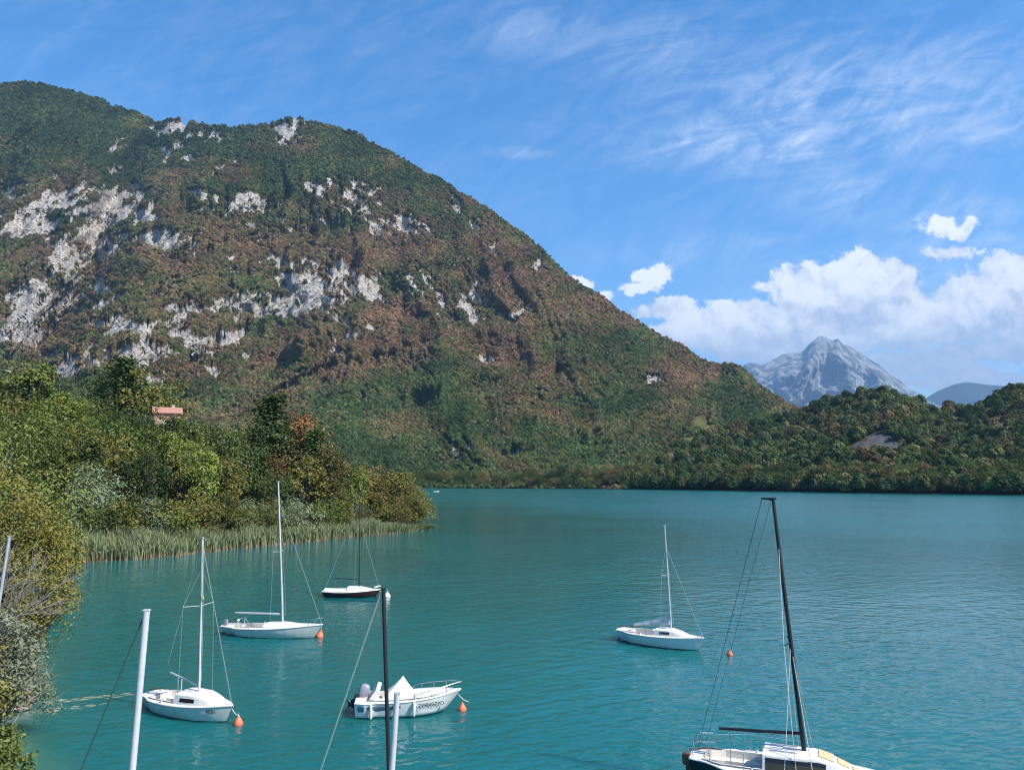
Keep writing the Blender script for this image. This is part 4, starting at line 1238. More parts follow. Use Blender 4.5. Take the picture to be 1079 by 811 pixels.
def make_hull(root, L, B, fs, fb, mat, deckmat, rake=.5, over=.25, cock=None, chine=False, transom=.74, rail=None):
    b, s = hull_fn(L, B, fs, fb, 1.0, transom)
    ns, nj = 40, 14
    def X(t, z):
        x = -L / 2 + L * t
        dz = max(0, s(t) - z)
        x -= rake * dz / (s(t) + .2) * max(0, (t - .55) / .45) ** 2
        x += over * dz / (s(t) + .2) * max(0, 1 - t / .3) ** 1.5
        return x
    rows = []
    for i in range(ns + 1):
        t = i / ns
        k = .32 * math.sin(math.pi * (.15 + .8 * t)) + .05
        half = []
        for j in range(nj + 1):
            ph = j / nj
            if chine:
                if ph < .55: y = b(t) * (1 - .13 * (ph / .55) ** 1.2); z = s(t) - (s(t) - .02 - .22 * t ** 3) * (ph / .55)
                else: q = (ph - .55) / .45; y = b(t) * .87 * (1 - q); z = .02 + .22 * t ** 3 - (k + .02 + .22 * t ** 3) * q
            else:
                y = b(t) * math.cos(ph * math.pi / 2) ** .55 * (1 - .04 * ph); z = s(t) - (s(t) + k) * math.sin(ph * math.pi / 2) ** 1.35
            half.append((X(t, z), y, z))
        rows.append(half + [(x, -y, z) for (x, y, z) in half[::-1][1:]])
    mb = MB(); mb.loft(rows, cap0=True)
    mb.build('hull', mat, root, True)
    # deck with camber, open over the cockpit
    dk = MB()
    rowsd = []
    cols = [1, .93, .7, .45, .2, 0, -.2, -.45, -.7, -.93, -1]
    stations = sorted(set([i / ns for i in range(ns + 1)] + ([cock[0], cock[1]] if cock else [])))
    for t in stations:
        x = -L / 2 + L * t
        wc = cock[2] if cock else 0
        r_ = []
        for c in cols:
            y = b(t) * c * .985
            if cock: # the columns at +-0.7 follow the cockpit edge
                if abs(c) == .7: y = math.copysign(min(wc, b(t) * .8), c)
                elif abs(c) < .7: y = c / .7 * min(wc, b(t) * .8)
            r_.append((x, y, s(t) + .012 + .05 * (1 - (y / max(b(t), .02)) ** 2)))
        rowsd.append(r_)
    n = len(cols)
    vs_ = [q for r_ in rowsd for q in r_]; fs_ = []
    for i in range(len(rowsd) - 1):
        tm = (stations[i] + stations[i + 1]) / 2
        for j in range(n - 1):
            if cock and cock[0] < tm < cock[1] and 2 <= j <= n - 4: continue
            fs_.append((i * n + j, i * n + j + 1, (i + 1) * n + j + 1, (i + 1) * n + j))
    dk.add(vs_, fs_)
    dk.build('deck', deckmat, root, True)
    if cock:
        ck = MB()
        t0, t1, wc = cock[:3]; dep = cock[3]
        x0, x1 = -L / 2 + L * t0, -L / 2 + L * t1
        sts = [t for t in stations if t0 <= t <= t1]
        for sg in (1, -1):
            rr = []
            for t in sts:
                y = sg * min(wc, b(t) * .8); zt = s(t) + .012 + .05 * (1 - (y / b(t)) ** 2)
                x = -L / 2 + L * t
                zf = s(.4) - dep
                seat = zt - dep * .45
                rr.append([(x, y * 1.05, zt + .05), (x, y * .97, zt + .05), (x, y * .95, seat), (x, y * .5, seat), (x, y * .48, zf), (x, 0, zf)])
            ck.loft(rr)
        for t in (t0, t1):
            x = -L / 2 + L * t; y = min(wc, b(t) * .8)
            zt = s(t) + .03; zf = s(.4) - dep
            ck.add([(x, -y, zt), (x, y, zt), (x, y, zf), (x, -y, zf)], [(0, 1, 2, 3)])
        ck.build('cockpit', M['inner'], root)
    rl = MB()
    for sg in (1, -1):
        rl.tube([(-L / 2 + L * i / 24, sg * (b(i / 24) + .006), s(i / 24) + .012) for i in range(25)], .022, 6)
    rl.build('rub_rail', rail or M['alu'], root, True)
    return b, s
def cabin(root, L, b, s, t0, t1, h, wfrac=.64, mat=None, windows=((.12, .62),), wz=(.35, .85), slope=.55, nwin='window'):
    sec = lambda w, hh: [(w, 0), (w * .93, hh * .55), (w * .84, hh * .92), (w * .62, hh * 1.05), (0, hh * 1.12), (-w * .62, hh * 1.05), (-w * .84, hh * .92), (-w * .93, hh * .55), (-w, 0)]
    def at(q):
        t = t0 + (t1 - t0) * q
        w = b(t) * wfrac * (1 if q < .9 else 1 - (q - .9) * 3)
        hh = h * (1 - .12 * q) if q < slope else h * (1 - .12 * slope) * (1 - ((q - slope) / (1 - slope)) ** 1.35) + .015
        return t, w, hh
    rows = []
    for i in range(25):
        t, w_, hh = at(i / 24)
        rows.append([(-L / 2 + L * t, y, s(t) + .02 + z) for (y, z) in sec(w_, hh)])
    mb = MB(); mb.loft(rows, cap0=True, cap1=True)
    c = mb.build('cabin', mat or M['deck'], root, True)
    for (qa, qb) in windows:
        for sg in (1, -1):
            wv = MB(); rr = []
            for i in range(9):
                q = qa + (qb - qa) * i / 8
                t, w_, hh = at(q)
                pts = []
                for z in (wz if wz[1] <= .55 or wz[0] >= .55 else (wz[0], .55, wz[1])):
                    y = np.interp(z, [0, .55, .92], [w_, w_ * .93, w_ * .84])
                    pts.append((-L / 2 + L * t, sg * (y + .008), s(t) + .02 + z * hh))
                lo, hi = pts[0], pts[-1]
                rr.append(pts + [(hi[0], hi[1] - sg * .05, hi[2]), (lo[0], lo[1] - sg * .05, lo[2])])
            wv.loft(rr, closed=True, cap0=True, cap1=True)
            wv.build(nwin, M['glass'], c)
    # companionway hatch and washboard
    t, w_, hh = at(0)
    x = -L / 2 + L * t
    hb = MB(); hb.box((x - .006, 0, s(t) + .02 + hh * .58), (.03, w_ * .5, hh * .7)); hb.build('companionway', M['glass'], c)
    hb = MB(); hb.box((x + .3, 0, s(t) + .02 + hh * 1.13), (.55, w_ * .62, .035)); hb.build('sliding_hatch', mat or M['deck'], c, bevel=.01)
    return c
def spar(root, name, p0, p1, r0, r1, mat, n=12, bend=0.0):
    p0, p1 = np.array(p0, float), np.array(p1, float)
    pts = [p0 + (p1 - p0) * f + np.array([bend * math.sin(f * math.pi), 0, 0]) for f in (0, .2, .4, .6, .8, 1)]
    mb = MB(); mb.tube(pts, list(np.linspace(r0, r1, 6)), n)
    return mb.build(name, mat, root, True)
def wire(root, name, pts, r=.008, mat=None, sag=0.0):
    pts = [np.array(q, float) for q in pts]
    if sag and len(pts) == 2:
        pts = [pts[0] + (pts[1] - pts[0]) * f - np.array([0, 0, sag * 4 * f * (1 - f)]) for f in np.linspace(0, 1, 9)]
    mb = MB(); mb.tube(pts, r, 5)
    return mb.build(name, mat or M['wire'], root, True)
def rig(root, L, b, s, foot, top, r, mat, spread=(.52,), fore=None, aft=None, shroud_t=None, wr=.008, masthead=False, shroud_top=.8, wires=True, spr_r=.014, spr_len=.8):
    foot, top = np.array([foot[0], 0, foot[1]]), np.array([top[0], 0, top[1]])
    m = spar(root, 'mast', foot, top, r, r * .72, mat)
    t_m = (foot[0] + L / 2) / L
    for f in spread:
        q = foot + (top - foot) * f
        for sg in (1, -1):
            wire(m, 'spreader', [q, q + np.array([-.16, sg * b(.5) * spr_len, .04])], spr_r, mat)
    cap = MB(); cap.box(top + np.array([-.02, 0, .02]), (r * 3.4, r * 1.6, .05)); cap.build('mast_cap', mat, m, bevel=.008)
    if masthead:
        cr = MB(); cr.tube([top + (.02, 0, -.02), top + (-.36, 0, .02)], [.045, .03], 8); cr.build('masthead_crane', mat, m)
    for sg in (1, -1):
        wire(m, 'halyard', [foot + np.array([.02, sg * (r + .02), .5]), foot + (top - foot) * .5 + np.array([.03, sg * (r + .03), 0]), top + np.array([0, sg * r, -.06])], wr * .45, M['pale_rope'] if sg > 0 else M['dark_rope'])
        wn = MB(); wn.lathe([(.05, 0), (.055, .02), (.035, .05), (.05, .10), (.02, .11)], (-L / 2 + L * .34, sg * b(.34) * .82, s(.34) + .05), 12); wn.build('winch', M['steel'], root, True)
    if wires:
        ts = (t_m - .045) if shroud_t is None else shroud_t
        hi = foot + (top - foot) * shroud_top
        for sg in (1, -1):
            q = foot + (top - foot) * spread[0] + np.array([-.16, sg * b(.5) * spr_len, .04])
            low = np.array([-L / 2 + L * ts, sg * b(ts) * .93, s(ts) + .02])
            wire(root, 'shroud', [hi, q, low], wr * .6)
        if fore is not None:
            wire(root, 'forestay', [foot + (top - foot) * fore[0], (L / 2 - .06, 0, s(1) + .03)] if len(fore) == 1 else [foot + (top - foot) * fore[0], fore[1]], wr)
        if aft is not None:
            wire(root, 'backstay', [top + np.array([-.05, 0, 0]), aft], wr)
    return m
def boom(root, p0, p1, r, mat):
    o = spar(root, 'boom', (p0[0], 0, p0[1]), (p1[0], 0, p1[1]), r, r * .9, mat)
    mb = MB(); mb.tube([(p0[0], 0, p0[1]), (p0[0] + .07, 0, p0[1])], r * .5, 6); mb.build('gooseneck', M['steel'], o)
    return o
def rudder(root, L, s, h=.5):
    mb = MB(); mb.box((-L / 2 - .06, 0, s(0) * .4), (.22, .045, s(0) * 1.3)); r_ = mb.build('rudder', M['cream'], root, bevel=.012)
    mb = MB(); mb.tube([(-L / 2 - .02, 0, s(0) + .14), (-L / 2 + .45, 0, s(0) + .24), (-L / 2 + 1.0, 0, s(0) + .27)], [.03, .026, .018], 6); mb.build('tiller', M['timber'], r_, True)
def cleats(root, pts):
    for q in pts:
        mb = MB(); mb.tube([(q[0] - .09, q[1], q[2] + .05), (q[0] + .09, q[1], q[2] + .05)], .014, 6); mb.box((q[0], q[1], q[2] + .02), (.06, .03, .05)); mb.build('cleat', M['steel'], root)
def pulpit(root, L, b, s, h=.45, back=.7, name='bow_rail', r=.014):
    mb = MB()
    t0 = 1 - back / L
    tops = []
    for sg in (1, -1):
        tops.append([(-L / 2 + L * t0, sg * b(t0) * .9, s(t0) + .02), (-L / 2 + L * (t0 + .02), sg * b(t0) * .9, s(t0) + h * .8), (L / 2 - .12, sg * .10, s(1) + h)])
    mb.tube(tops[0] + [(L / 2 + .02, 0, s(1) + h + .01)] + tops[1][::-1], r, 6)
    for sg in (1, -1):
        mb.tube([(L / 2 - .14, sg * .05, s(1) + .02), (L / 2 - .08, sg * .08, s(1) + h)], r, 6)
    return mb.build(name, M['steel'], root, True)
def text_mesh(root, txt, size, mat, loc, rot, name='registration_letters', ex=.004):
    cu = bpy.data.curves.new(name, 'FONT'); cu.body = txt; cu.size = size; cu.extrude = ex; cu.align_x = 'CENTER'; cu.align_y = 'CENTER'; cu.space_character = 1.08; cu.offset = size * .004
    o = bpy.data.objects.new(name, cu)
    COL.objects.link(o)
    bpy.context.view_layer.update()
    me = bpy.data.meshes.new_from_object(o.evaluated_get(bpy.context.evaluated_depsgraph_get()))
    COL.objects.unlink(o); bpy.data.objects.remove(o)
    me.materials.clear(); me.materials.append(mat)
    k = link(name, me, root, loc); k.rotation_euler = rot
    return k
def hull_letters(root, L, b, s, txt, size, tc, drop, side=-1):
    """letters lying on the starboard topsides"""
    x = -L / 2 + L * tc
    e = .04
    # direction of the side in plan
    x1, y1 = -L / 2 + L * (tc + e), side * b(tc + e); x0, y0 = -L / 2 + L * (tc - e), side * b(tc - e)
    yaw = math.atan2(y1 - y0, x1 - x0)
    return text_mesh(root, txt, size, M['letter'], (x, side * (b(tc) + .0), s(tc) - drop), (R(90) + .10, 0, yaw))

def buoy(p, r, mat, label, pear=True, tilt=(0, 0)):
    root = empty('mooring_buoy', (p[0], p[1], 0))
    root.rotation_euler = (tilt[0], tilt[1], random.random() * 6)
    mb = MB()
    if pear:
        prof = [(.02 * r, -.75 * r), (.45 * r, -.68 * r), (.8 * r, -.42 * r), (.98 * r, -.02 * r), (.96 * r, .32 * r), (.82 * r, .68 * r), (.6 * r, 1.02 * r), (.38 * r, 1.34 * r), (.25 * r, 1.56 * r), (.17 * r, 1.78 * r), (.02 * r, 1.84 * r)]
    else:
        prof = [(.02 * r, -.8 * r), (.6 * r, -.6 * r), (.92 * r, -.2 * r), (1.0 * r, .2 * r), (.85 * r, .65 * r), (.55 * r, .98 * r), (.3 * r, 1.2 * r), (.2 * r, 1.5 * r), (.02 * r, 1.56 * r)]
    mb.lathe(prof, n=24); mb.build('float', mat, root, True)
    rg = MB(); z = prof[-1][1] + .05 * r
    rg.tube([(.2 * r * math.cos(a), 0, z + .16 * r + .2 * r * math.sin(a)) for a in np.linspace(0, 6.283, 13)], .05 * r, 5); rg.build('ring', M['steel'], root, True)
    return tag(root, label, 'buoy', 'mooring buoys beside the boats')
def line_to(root, boat, p_local, buoy_xy, z=.35):
    d = np.array([buoy_xy[0], buoy_xy[1], z]) - boat.O
    wire(root, 'mooring_line', [p_local, (float(d @ boat.A), float(d @ boat.N), z)], .014, M['pale_rope'], sag=.06)

# --- small white sailboat near the left bank, boom cocked up
B1 = Boat(pxy(163, 742.5), pxy(240, 760.5))
L, Bm = B1.Lw + .55, 1.95
rt = empty('sailboat', B1.O, B1.psi)
b, s = make_hull(rt, L, Bm, .50, .66, M['cream'], M['deck'], rake=.42, over=.35, cock=(.12, .46, .66, .5), transom=.55)
cabin(rt, L, b, s, .46, .90, .40, .74, windows=((.16, .50),), wz=(.30, .68), slope=.35)
f = B1.xz(210, 726); tp = B1.xz(213.5, 567)
rig(rt, L, b, s, (f[0], s(.6) + .35), tp, .052, M['white_alu'], spread=(.56,), fore=(.97,), aft=(B1.xz(177, 699)[0], 0, B1.xz(177, 699)[1]), wr=.011)
p0, p1 = B1.xz(207, 721), B1.xz(179.5, 708); bo = boom(rt, p0, p1, .040, M['white_alu'])
for (u, v0, v1, y) in ((188.0, 713, 739, -.12), (191.5, 715, 738, .12)):
    xa, za = B1.xz(u, v0, y); mb = MB(); mb.tube([(xa, y, za), (xa, y, s(.35) - .42)], .024, 8); mb.build('boom_prop', M['white_alu'], rt, True)
rudder(rt, L, s); cleats(rt, [(L / 2 - .35, 0, s(.95)), (-L / 2 + .2, .3, s(0)), (-L / 2 + .2, -.3, s(0))])
hull_letters(rt, L, b, s, '4E81', .21, .86, .17)
mb = MB(); q = np.array(tp); ff = np.array(f); w_ = ff + (q - ff) * .60
mb.lathe([(.01, -.1), (.07, -.06), (.07, .06), (.01, .1)], (w_[0] + .07, 0, w_[1]), 10); mb.build('steaming_light', M['tan'], rt, True)
tag(rt, 'small white sailboat with its boom cocked up, moored nearest the left bank', 'sailboat', 'sailboats moored on the lake')
q = pxy(251, 763); by1 = buoy(q, .20, M['orange'], 'orange mooring buoy at the bow of the small white sailboat near the left bank')
line_to(rt, B1, (L / 2 - .05, 0, s(1) - .1), q)

# --- longer white sailboat with a level boom
B2 = Boat(pxy(243, 667), pxy(329, 671.5))
L, Bm = B2.Lw + 1.15, 2.2
rt = empty('sailboat', B2.O + .12 * B2.A, B2.psi)
b, s = make_hull(rt, L, Bm, .50, .80, M['cream'], M['deck'], rake=.75, over=.75, cock=(.16, .45, .62, .45), transom=.5)
cabin(rt, L, b, s, .45, .80, .22, .6, windows=(), slope=.35)
def xz(u, v, B_=B2, off=.12):
    x, z = B_.xz(u, v); return (x - off, z)
f = xz(298, 653); tp = xz(293.2, 507.5)
rig(rt, L, b, s, (f[0], s(.63) + .2), tp, .062, M['white_alu'], spread=(.50,), fore=(.86,), wr=.011, spr_len=.55)
boom(rt, xz(294.5, 646.5), xz(248.5, 645.2), .060, M['white_alu'])
mb = MB()
for sg in (1, -1):
    x0 = xz(256, 655)[0]
    mb.tube([(x0 - .25, sg * .5, s(.2)), (x0 - .1, sg * .42, s(.2) + .42), (x0, sg * .25, s(.2) + .50), (x0, 0, s(.2) + .5)], .022, 7)
    mb.tube([(x0 - .1, sg * .42, s(.2) + .42), (x0 + .22, sg * .5, s(.22))], .022, 7)
mb.build('stern_arch', M['steel'], rt, True)
om = MB(); om.box((-L / 2 + .25, -.25, s(0) + .22), (.24, .2, .36)); om.box((-L / 2 + .2, -.25, s(0) - .2), (.1, .08, .7)); om.build('outboard_motor', M['cowl'], rt, bevel=.03)
pulpit(rt, L, b, s, .42, .8); rudder(rt, L, s); cleats(rt, [(L / 2 - .5, 0, s(.93))])
tag(rt, 'long low white sailboat with a level white boom, orange buoy at its bow', 'sailboat', 'sailboats moored on the lake')
q = pxy(336.5, 671); by2 = buoy(q, .25, M['orange'], 'large orange mooring buoy tilted against the bow of the long white sailboat', tilt=(.15, .35))
line_to(rt, B2, (L / 2 - .1, 0, s(1) - .15), q)

# --- maroon sailboat off the wooded point
B3 = Boat(pxy(344, 628), pxy(397, 628.2))
L, Bm = B3.Lw + .55, 1.9
rt = empty('sailboat', B3.O, B3.psi)
b, s = make_hull(rt, L, Bm, .44, .56, M['maroon'], M['deck'], rake=.5, over=.3, cock=(.10, .40, .55, .4), transom=.6, rail=M['white'])
cabin(rt, L, b, s, .44, .90, .34, .66, windows=(), slope=.28)
mb = MB()   # canvas cover laced over the cockpit
mb.loft([[(-L / 2 + L * t, sg * y, s(t) + .06 + z) for (sg, y, z) in ((1, b(t) * .8, 0), (1, b(t) * .4, .12), (1, 0, .18), (-1, b(t) * .4, .12), (-1, b(t) * .8, 0))] for t in np.linspace(.03, .5, 9)])
mb.build('cockpit_cover', M['canvas'], rt, True)
f = B3.xz(378.5, 616); tp = B3.xz(379.3, 530)
rig(rt, L, b, s, (f[0], s(.6) + .3), tp, .055, M['dark_alu'], spread=(.46,), fore=(.8,), aft=(-L / 2 + .1, 0, s(0) + .05), wr=.012)
boom(rt, B3.xz(377.5, 610.5), B3.xz(351, 608.5), .045, M['dark_alu'])
xa, za = B3.xz(353.5, 609); mb = MB(); mb.tube([(xa, 0, za), (xa, 0, s(.2) + .05)], .03, 6); mb.build('boom_prop', M['timber'], rt, True)
pulpit(rt, L, b, s, .3, .5)
tag(rt, 'dark maroon sailboat with white deck cover and dark mast off the wooded point', 'sailboat', 'sailboats moored on the lake')
q = pxy(408, 628.5); by3 = buoy(q, .27, M['buoy_white'], 'white mooring buoy at the bow of the dark maroon sailboat', pear=False)
line_to(rt, B3, (L / 2 - .05, 0, s(1) - .1), q)

# --- white sailboat in the open water, sail furled on its boom
B4 = Boat(pxy(658.5, 673.5), pxy(736, 685))
L, Bm = B4.Lw + .75, 2.0
rt = empty('sailboat', B4.O, B4.psi)
b, s = make_hull(rt, L, Bm, .60, .72, M['white'], M['deck'], rake=.5, over=.5, cock=(.14, .47, .62, .45), transom=.52)
cabin(rt, L, b, s, .48, .84, .36, .62, windows=((.16, .48),), wz=(.34, .72), slope=.38)
f = B4.xz(707.3, 664); tp = B4.xz(700.3, 554)
rig(rt, L, b, s, (f[0], s(.55) + .34), tp, .048, M['white_alu'], spread=(.52,), fore=(.80,), wr=.010, spr_len=.5)
p0, p1 = B4.xz(706, 657), B4.xz(668, 658.5)
boom(rt, (p0[0], p0[1]), (p1[0], p1[1]), .035, M['white_alu'])
sl = MB()
for sg in (0,):
    rr = []
    for i in range(13):
        q_ = i / 12
        x = p0[0] + (p1[0] - p0[0]) * q_; zb = p0[1] + (p1[1] - p0[1]) * q_
        hh_ = .40 * (1 - .62 * q_ ** 1.4); ww = .13 * (1 - .45 * q_)
        wob = .025 * math.sin(i * 2.1)
        rr.append([(x, ww * c_ + wob, zb - .04 + hh_ * d_) for (c_, d_) in ((0, -.05), (.8, .02), (1, .28), (.55, .62), (.12, 1), (-.12, 1), (-.55, .62), (-1, .28), (-.8, .02))])
    sl.loft(rr, closed=True, cap0=True, cap1=True)
sl.build('furled_sail', M['grey_canvas'], rt, True)
xa, za = B4.xz(680, 658); mb = MB(); mb.tube([(xa, 0, za), (xa, 0, s(.3) - .4)], .022, 6); mb.build('boom_prop', M['alu'], rt, True)
rudder(rt, L, s); cleats(rt, [(L / 2 - .4, 0, s(.94))]); pulpit(rt, L, b, s, .22, .35)
tag(rt, 'white sailboat alone in open water with a grey sail furled on its boom', 'sailboat', 'sailboats moored on the lake')
by4 = buoy(pxy(769, 690), .17, M['orange'], 'lone orange mooring buoy in open water between two sailboats')

# --- navy sailboat with a black mast, cut off by the bottom edge
B5 = Boat(pxy(728, 793, .95), pxy(938, 817, 1.05))
L, Bm = B5.Lw, 2.15
rt = empty('sailboat', B5.O, B5.psi)
b, s = make_hull(rt, L, Bm, .92, 1.05, M['navy'], M['deck'], rake=.7, over=.15, cock=(.07, .39, .70, .42), transom=.42, rail=M['white'])
cb = cabin(rt, L, b, s, .39, .86, .50, .66, windows=((.03, .66),), wz=(.10, .80), slope=.52)
f = B5.xz(847.5, 789); tp = B5.xz(814.5, 525.5)
mast5 = rig(rt, L, b, s, (f[0], s(.6) + .45), tp, .075, M['black_spar'], spread=(.425,), wires=False, masthead=True, spr_r=.022, spr_len=.75)
fo, to = np.array([f[0], 0, s(.6) + .45]), np.array([tp[0], 0, tp[1]])
boom(rt, B5.xz(843, 772.3), B5.xz(757.5, 767), .055, M['black_spar'])
for (tt_, hi_, sg, yy_) in ((.56, .425, -1, .93), (.56, .425, 1, .93), (.64, .40, -1, .9), (.64, .40, 1, .9), (.50, .425, -1, .95)):
    q_ = fo + (to - fo) * hi_ + np.array([-.16, sg * b(.5) * .75, .04])
    wire(rt, 'shroud', [fo + (to - fo) * .82, q_, (-L / 2 + L * tt_, sg * b(tt_) * yy_, s(tt_) + .03)] if tt_ == .56 else [fo + (to - fo) * hi_, (-L / 2 + L * tt_, sg * b(tt_) * yy_, s(tt_) + .03)], .011, M['pale_rope'] if sg < 0 else M['wire'])
wire(rt, 'backstay', [to + np.array([-.34, 0, 0]), (-L / 2 + .15, .35, s(0) + .05)], .009, M['dark_rope'])
wire(rt, 'halyard', [to + np.array([-.08, .04, -.1]), (-L / 2 + .35, .55, s(0.05) + .05)], .007, M['dark_rope'])
for (ta, tb_, sg) in ((.0, .12, 1), (.0, .12, -1)):
    mb = MB()
    y0_, y1_ = sg * b(ta) * .8, sg * b(tb_) * .92
    xA, xB = -L / 2 + .10 + L * ta, -L / 2 + L * tb_
    mb.tube([(xA, y0_, s(ta)), (xA + .05, y0_, s(ta) + .55), (xA + .15, y0_, s(ta) + .60), (xB - .05, y1_, s(tb_) + .58), (xB, y1_, s(tb_) + .02)], .016, 7)
    mb.tube([(xA + .03, y0_, s(ta) + .3), (xB, y1_, s(tb_) + .3)], .012, 6)
    mb.build('stern_rail', M['steel'], rt, True)
for sg in (1, -1):
    mb = MB(); mb.tube([(-L / 2 + L * .30, sg * b(.3) * .95, s(.3)), (-L / 2 + L * .30, sg * b(.3) * .95, s(.3) + .56)], .013, 6); mb.build('stanchion', M['steel'], rt, True)
    wire(rt, 'lifeline', [(-L / 2 + L * .12, sg * b(.12) * .92, s(.12) + .55), (-L / 2 + L * .30, sg * b(.3) * .95, s(.3) + .55), (-L / 2 + L * .62, sg * b(.62) * .95, s(.62) + .5)], .006)
xa, za = B5.xz(769, 773); mb = MB(); mb.tube([(xa, 0, za + .02), (xa, 0, s(.2) - .38)], .016, 6); mb.build('boom_prop', M['steel'], rt, True)
for (xa, xb, w0) in ((.665, .74, .34), (.755, .81, .24), (.825, .855, .15)):
    # covers lie on the sloping cabin front
    za_, zb_ = s(xa) + .02, s(xb) + .02
    def hq(t):
        q = (t - .39) / .47
        return .50 * (1 - .12 * q) if q < .52 else .50 * (1 - .12 * .52) * (1 - ((q - .52) / .48) ** 1.35) + .015
    mb = MB()
    rr = []
    for t in np.linspace(xa, xb, 5):
        zc_ = s(t) + .02 + hq(t) * 1.12
        rr.append([(-L / 2 + L * t, w0, zc_ + .03 - hq(t) * .07), (-L / 2 + L * t, 0, zc_ + .045), (-L / 2 + L * t, -w0, zc_ + .03 - hq(t) * .07), (-L / 2 + L * t, -w0, zc_ - .04), (-L / 2 + L * t, w0, zc_ - .04)])
    mb.loft(rr, closed=True, cap0=True, cap1=True); mb.build('hatch_cover', M['tan'], rt)
for sg in (.16, -.16, .36, -.36):
    wire(cb, 'grab_rail', [(-L / 2 + L * .42, sg, s(.42) + .62 - abs(sg) * .12), (-L / 2 + L * .56, sg, s(.56) + .60 - abs(sg) * .12)], .016, M['steel'])
om = MB(); om.box((-L / 2 - .10, -.2, s(0) - .08), (.26, .30, .36)); om.box((-L / 2 - .08, -.2, s(0) - .6), (.12, .1, .8)); om.build('outboard_motor', M['timber'], rt, bevel=.04)
rudder(rt, L, s)
tag(rt, 'navy hulled sailboat with a tall black mast and boom at the bottom right', 'sailboat', 'sailboats moored on the lake')

# --- white motorboat with canvas tent and tilted outboard
B6 = Boat(pxy(379, 751), pxy(468, 748.5))
L, Bm = B6.Lw + .85, 1.95
rt = empty('motorboat', B6.O + .28 * B6.A, B6.psi)
b, s = make_hull(rt, L, Bm, .62, .86, M['white'], M['deck'], rake=.9, over=.05, cock=(.10, .80, .72, .42), chine=True, transom=.92, rail=M['white'])
for sg in (1, -1):
    bd = MB(); rr = []
    for i in range(15):
        t = .03 + .40 * i / 14
        rr.append([(-L / 2 + L * t, sg * (b(t) * f_ + .006), z) for (f_, z) in ((.985, s(t) - .10), (.93, s(t) - .32), (.92, s(t) - .33), (.97, s(t) - .09))])
    bd.loft(rr, closed=True, cap0=True, cap1=True); bd.build('side_stripe', M['band'], rt, True)
fd = MB(); rr = []
for t in np.linspace(.56, .80, 7):
    wd = min(.72, b(t) * .8); rr.append([(-L / 2 + L * t, wd * c_, s(t) + .03 + .10 * (1 - c_ * c_)) for c_ in (1, .6, .2, -.2, -.6, -1)])
fd.loft(rr); fd.build('sun_pad', M['canvas'], rt, True)
tent = MB()
def X6(u, v): x, z = B6.xz(u, v); return x - .28, z
ax, az = X6(425, 711.5)
xb0, xb1 = X6(409, 730)[0], X6(436, 730)[0]
zt = s(.5) + .06
nb_ = 36
rows_ = []
xc_ = (xb0 + xb1) / 2 - .1
for q_ in np.linspace(0, 1, 9):
    ring = []
    for k in range(nb_):
        a = 2 * math.pi * k / nb_
        fold = 1 + .10 * math.sin(5 * a + 1) * (1 - q_) + .05 * math.sin(11 * a) * (1 - q_)
        px_ = xc_ + ((xb1 - xb0) / 2 + .22) * math.copysign(abs(math.cos(a)) ** .6, math.cos(a)) * fold
        py_ = .66 * math.copysign(abs(math.sin(a)) ** .6, math.sin(a)) * fold
        kq = 1 - (1 - q_) ** 1.25                       # cloth hangs slack between the prop and the gunwale
        ring.append((px_ + (ax - px_) * q_, py_ * (1 - q_), zt - .05 + (az - zt + .05) * (q_ ** 1.18)))
    rows_.append(ring)
tent.loft(rows_, closed=True, cap1=True); tent.build('canvas_tent', M['canvas'], rt, True)
bm_ = MB(); bx0, bz0 = X6(393, 735); bx1, bz1 = X6(399, 722.5)
bm_.loft([[(bx0 - .12, y, s(.1) + .10), (bx0 + .12, y, s(.1) + .06), (bx1 + .10, y * .95, bz1 - .02), (bx1 - .05, y * .95, bz1 + .04)] for y in (-.66, -.3, .3, .66)], closed=True, cap0=True, cap1=True)
bm_.build('folded_bimini', M['canvas'], rt, bevel=.02)
mt = MB()
ex, ez = X6(384, 727)
qx, qz = X6(369, 740)                       # the propeller, tilted up clear of the water
ax_ = np.array([ex - qx, 0, ez - qz]); alen = float(np.linalg.norm(ax_)); ax_ /= alen
side_ = np.array([0, 1.0, 0]); fwd_ = np.cross(side_, ax_)
C0 = np.array([ex, 0, ez])
cw = MB(); rr = []
for (k, hx, hy) in ((-.30, .12, .11), (-.26, .19, .15), (-.10, .23, .18), (.10, .22, .17), (.22, .17, .13), (.27, .08, .07)):
    ring = []
    for a in np.linspace(0, 2 * math.pi, 16, endpoint=False):
        px_, py_ = hx * math.copysign(abs(math.cos(a)) ** .7, math.cos(a)), hy * math.copysign(abs(math.sin(a)) ** .7, math.sin(a))
        up_ = (ax_ * .55 + np.array([0, 0, .85])); up_ /= np.linalg.norm(up_)
        ring.append(C0 + up_ * k + np.cross(side_, up_) * px_ + side_ * py_)
    rr.append(ring)
cw.loft(rr, closed=True, cap0=True, cap1=True)
eng = MB()
def leg_row(f, hx, hy):
    c_ = C0 - ax_ * alen * f - np.array([0, 0, .22 * (1 - f)])
    return [c_ + fwd_ * hx * math.cos(a) + side_ * hy * math.sin(a) for a in np.linspace(0, 2 * math.pi, 10, endpoint=False)]
eng.loft([leg_row(.15, .17, .12), leg_row(.4, .14, .09), leg_row(.7, .10, .05), leg_row(1.0, .11, .05)], closed=True, cap0=True, cap1=True)
pc = C0 - ax_ * alen
eng.tube([pc - fwd_ * .22, pc - fwd_ * .1, pc + fwd_ * .12, pc + fwd_ * .26], [.02, .07, .075, .045], 10)
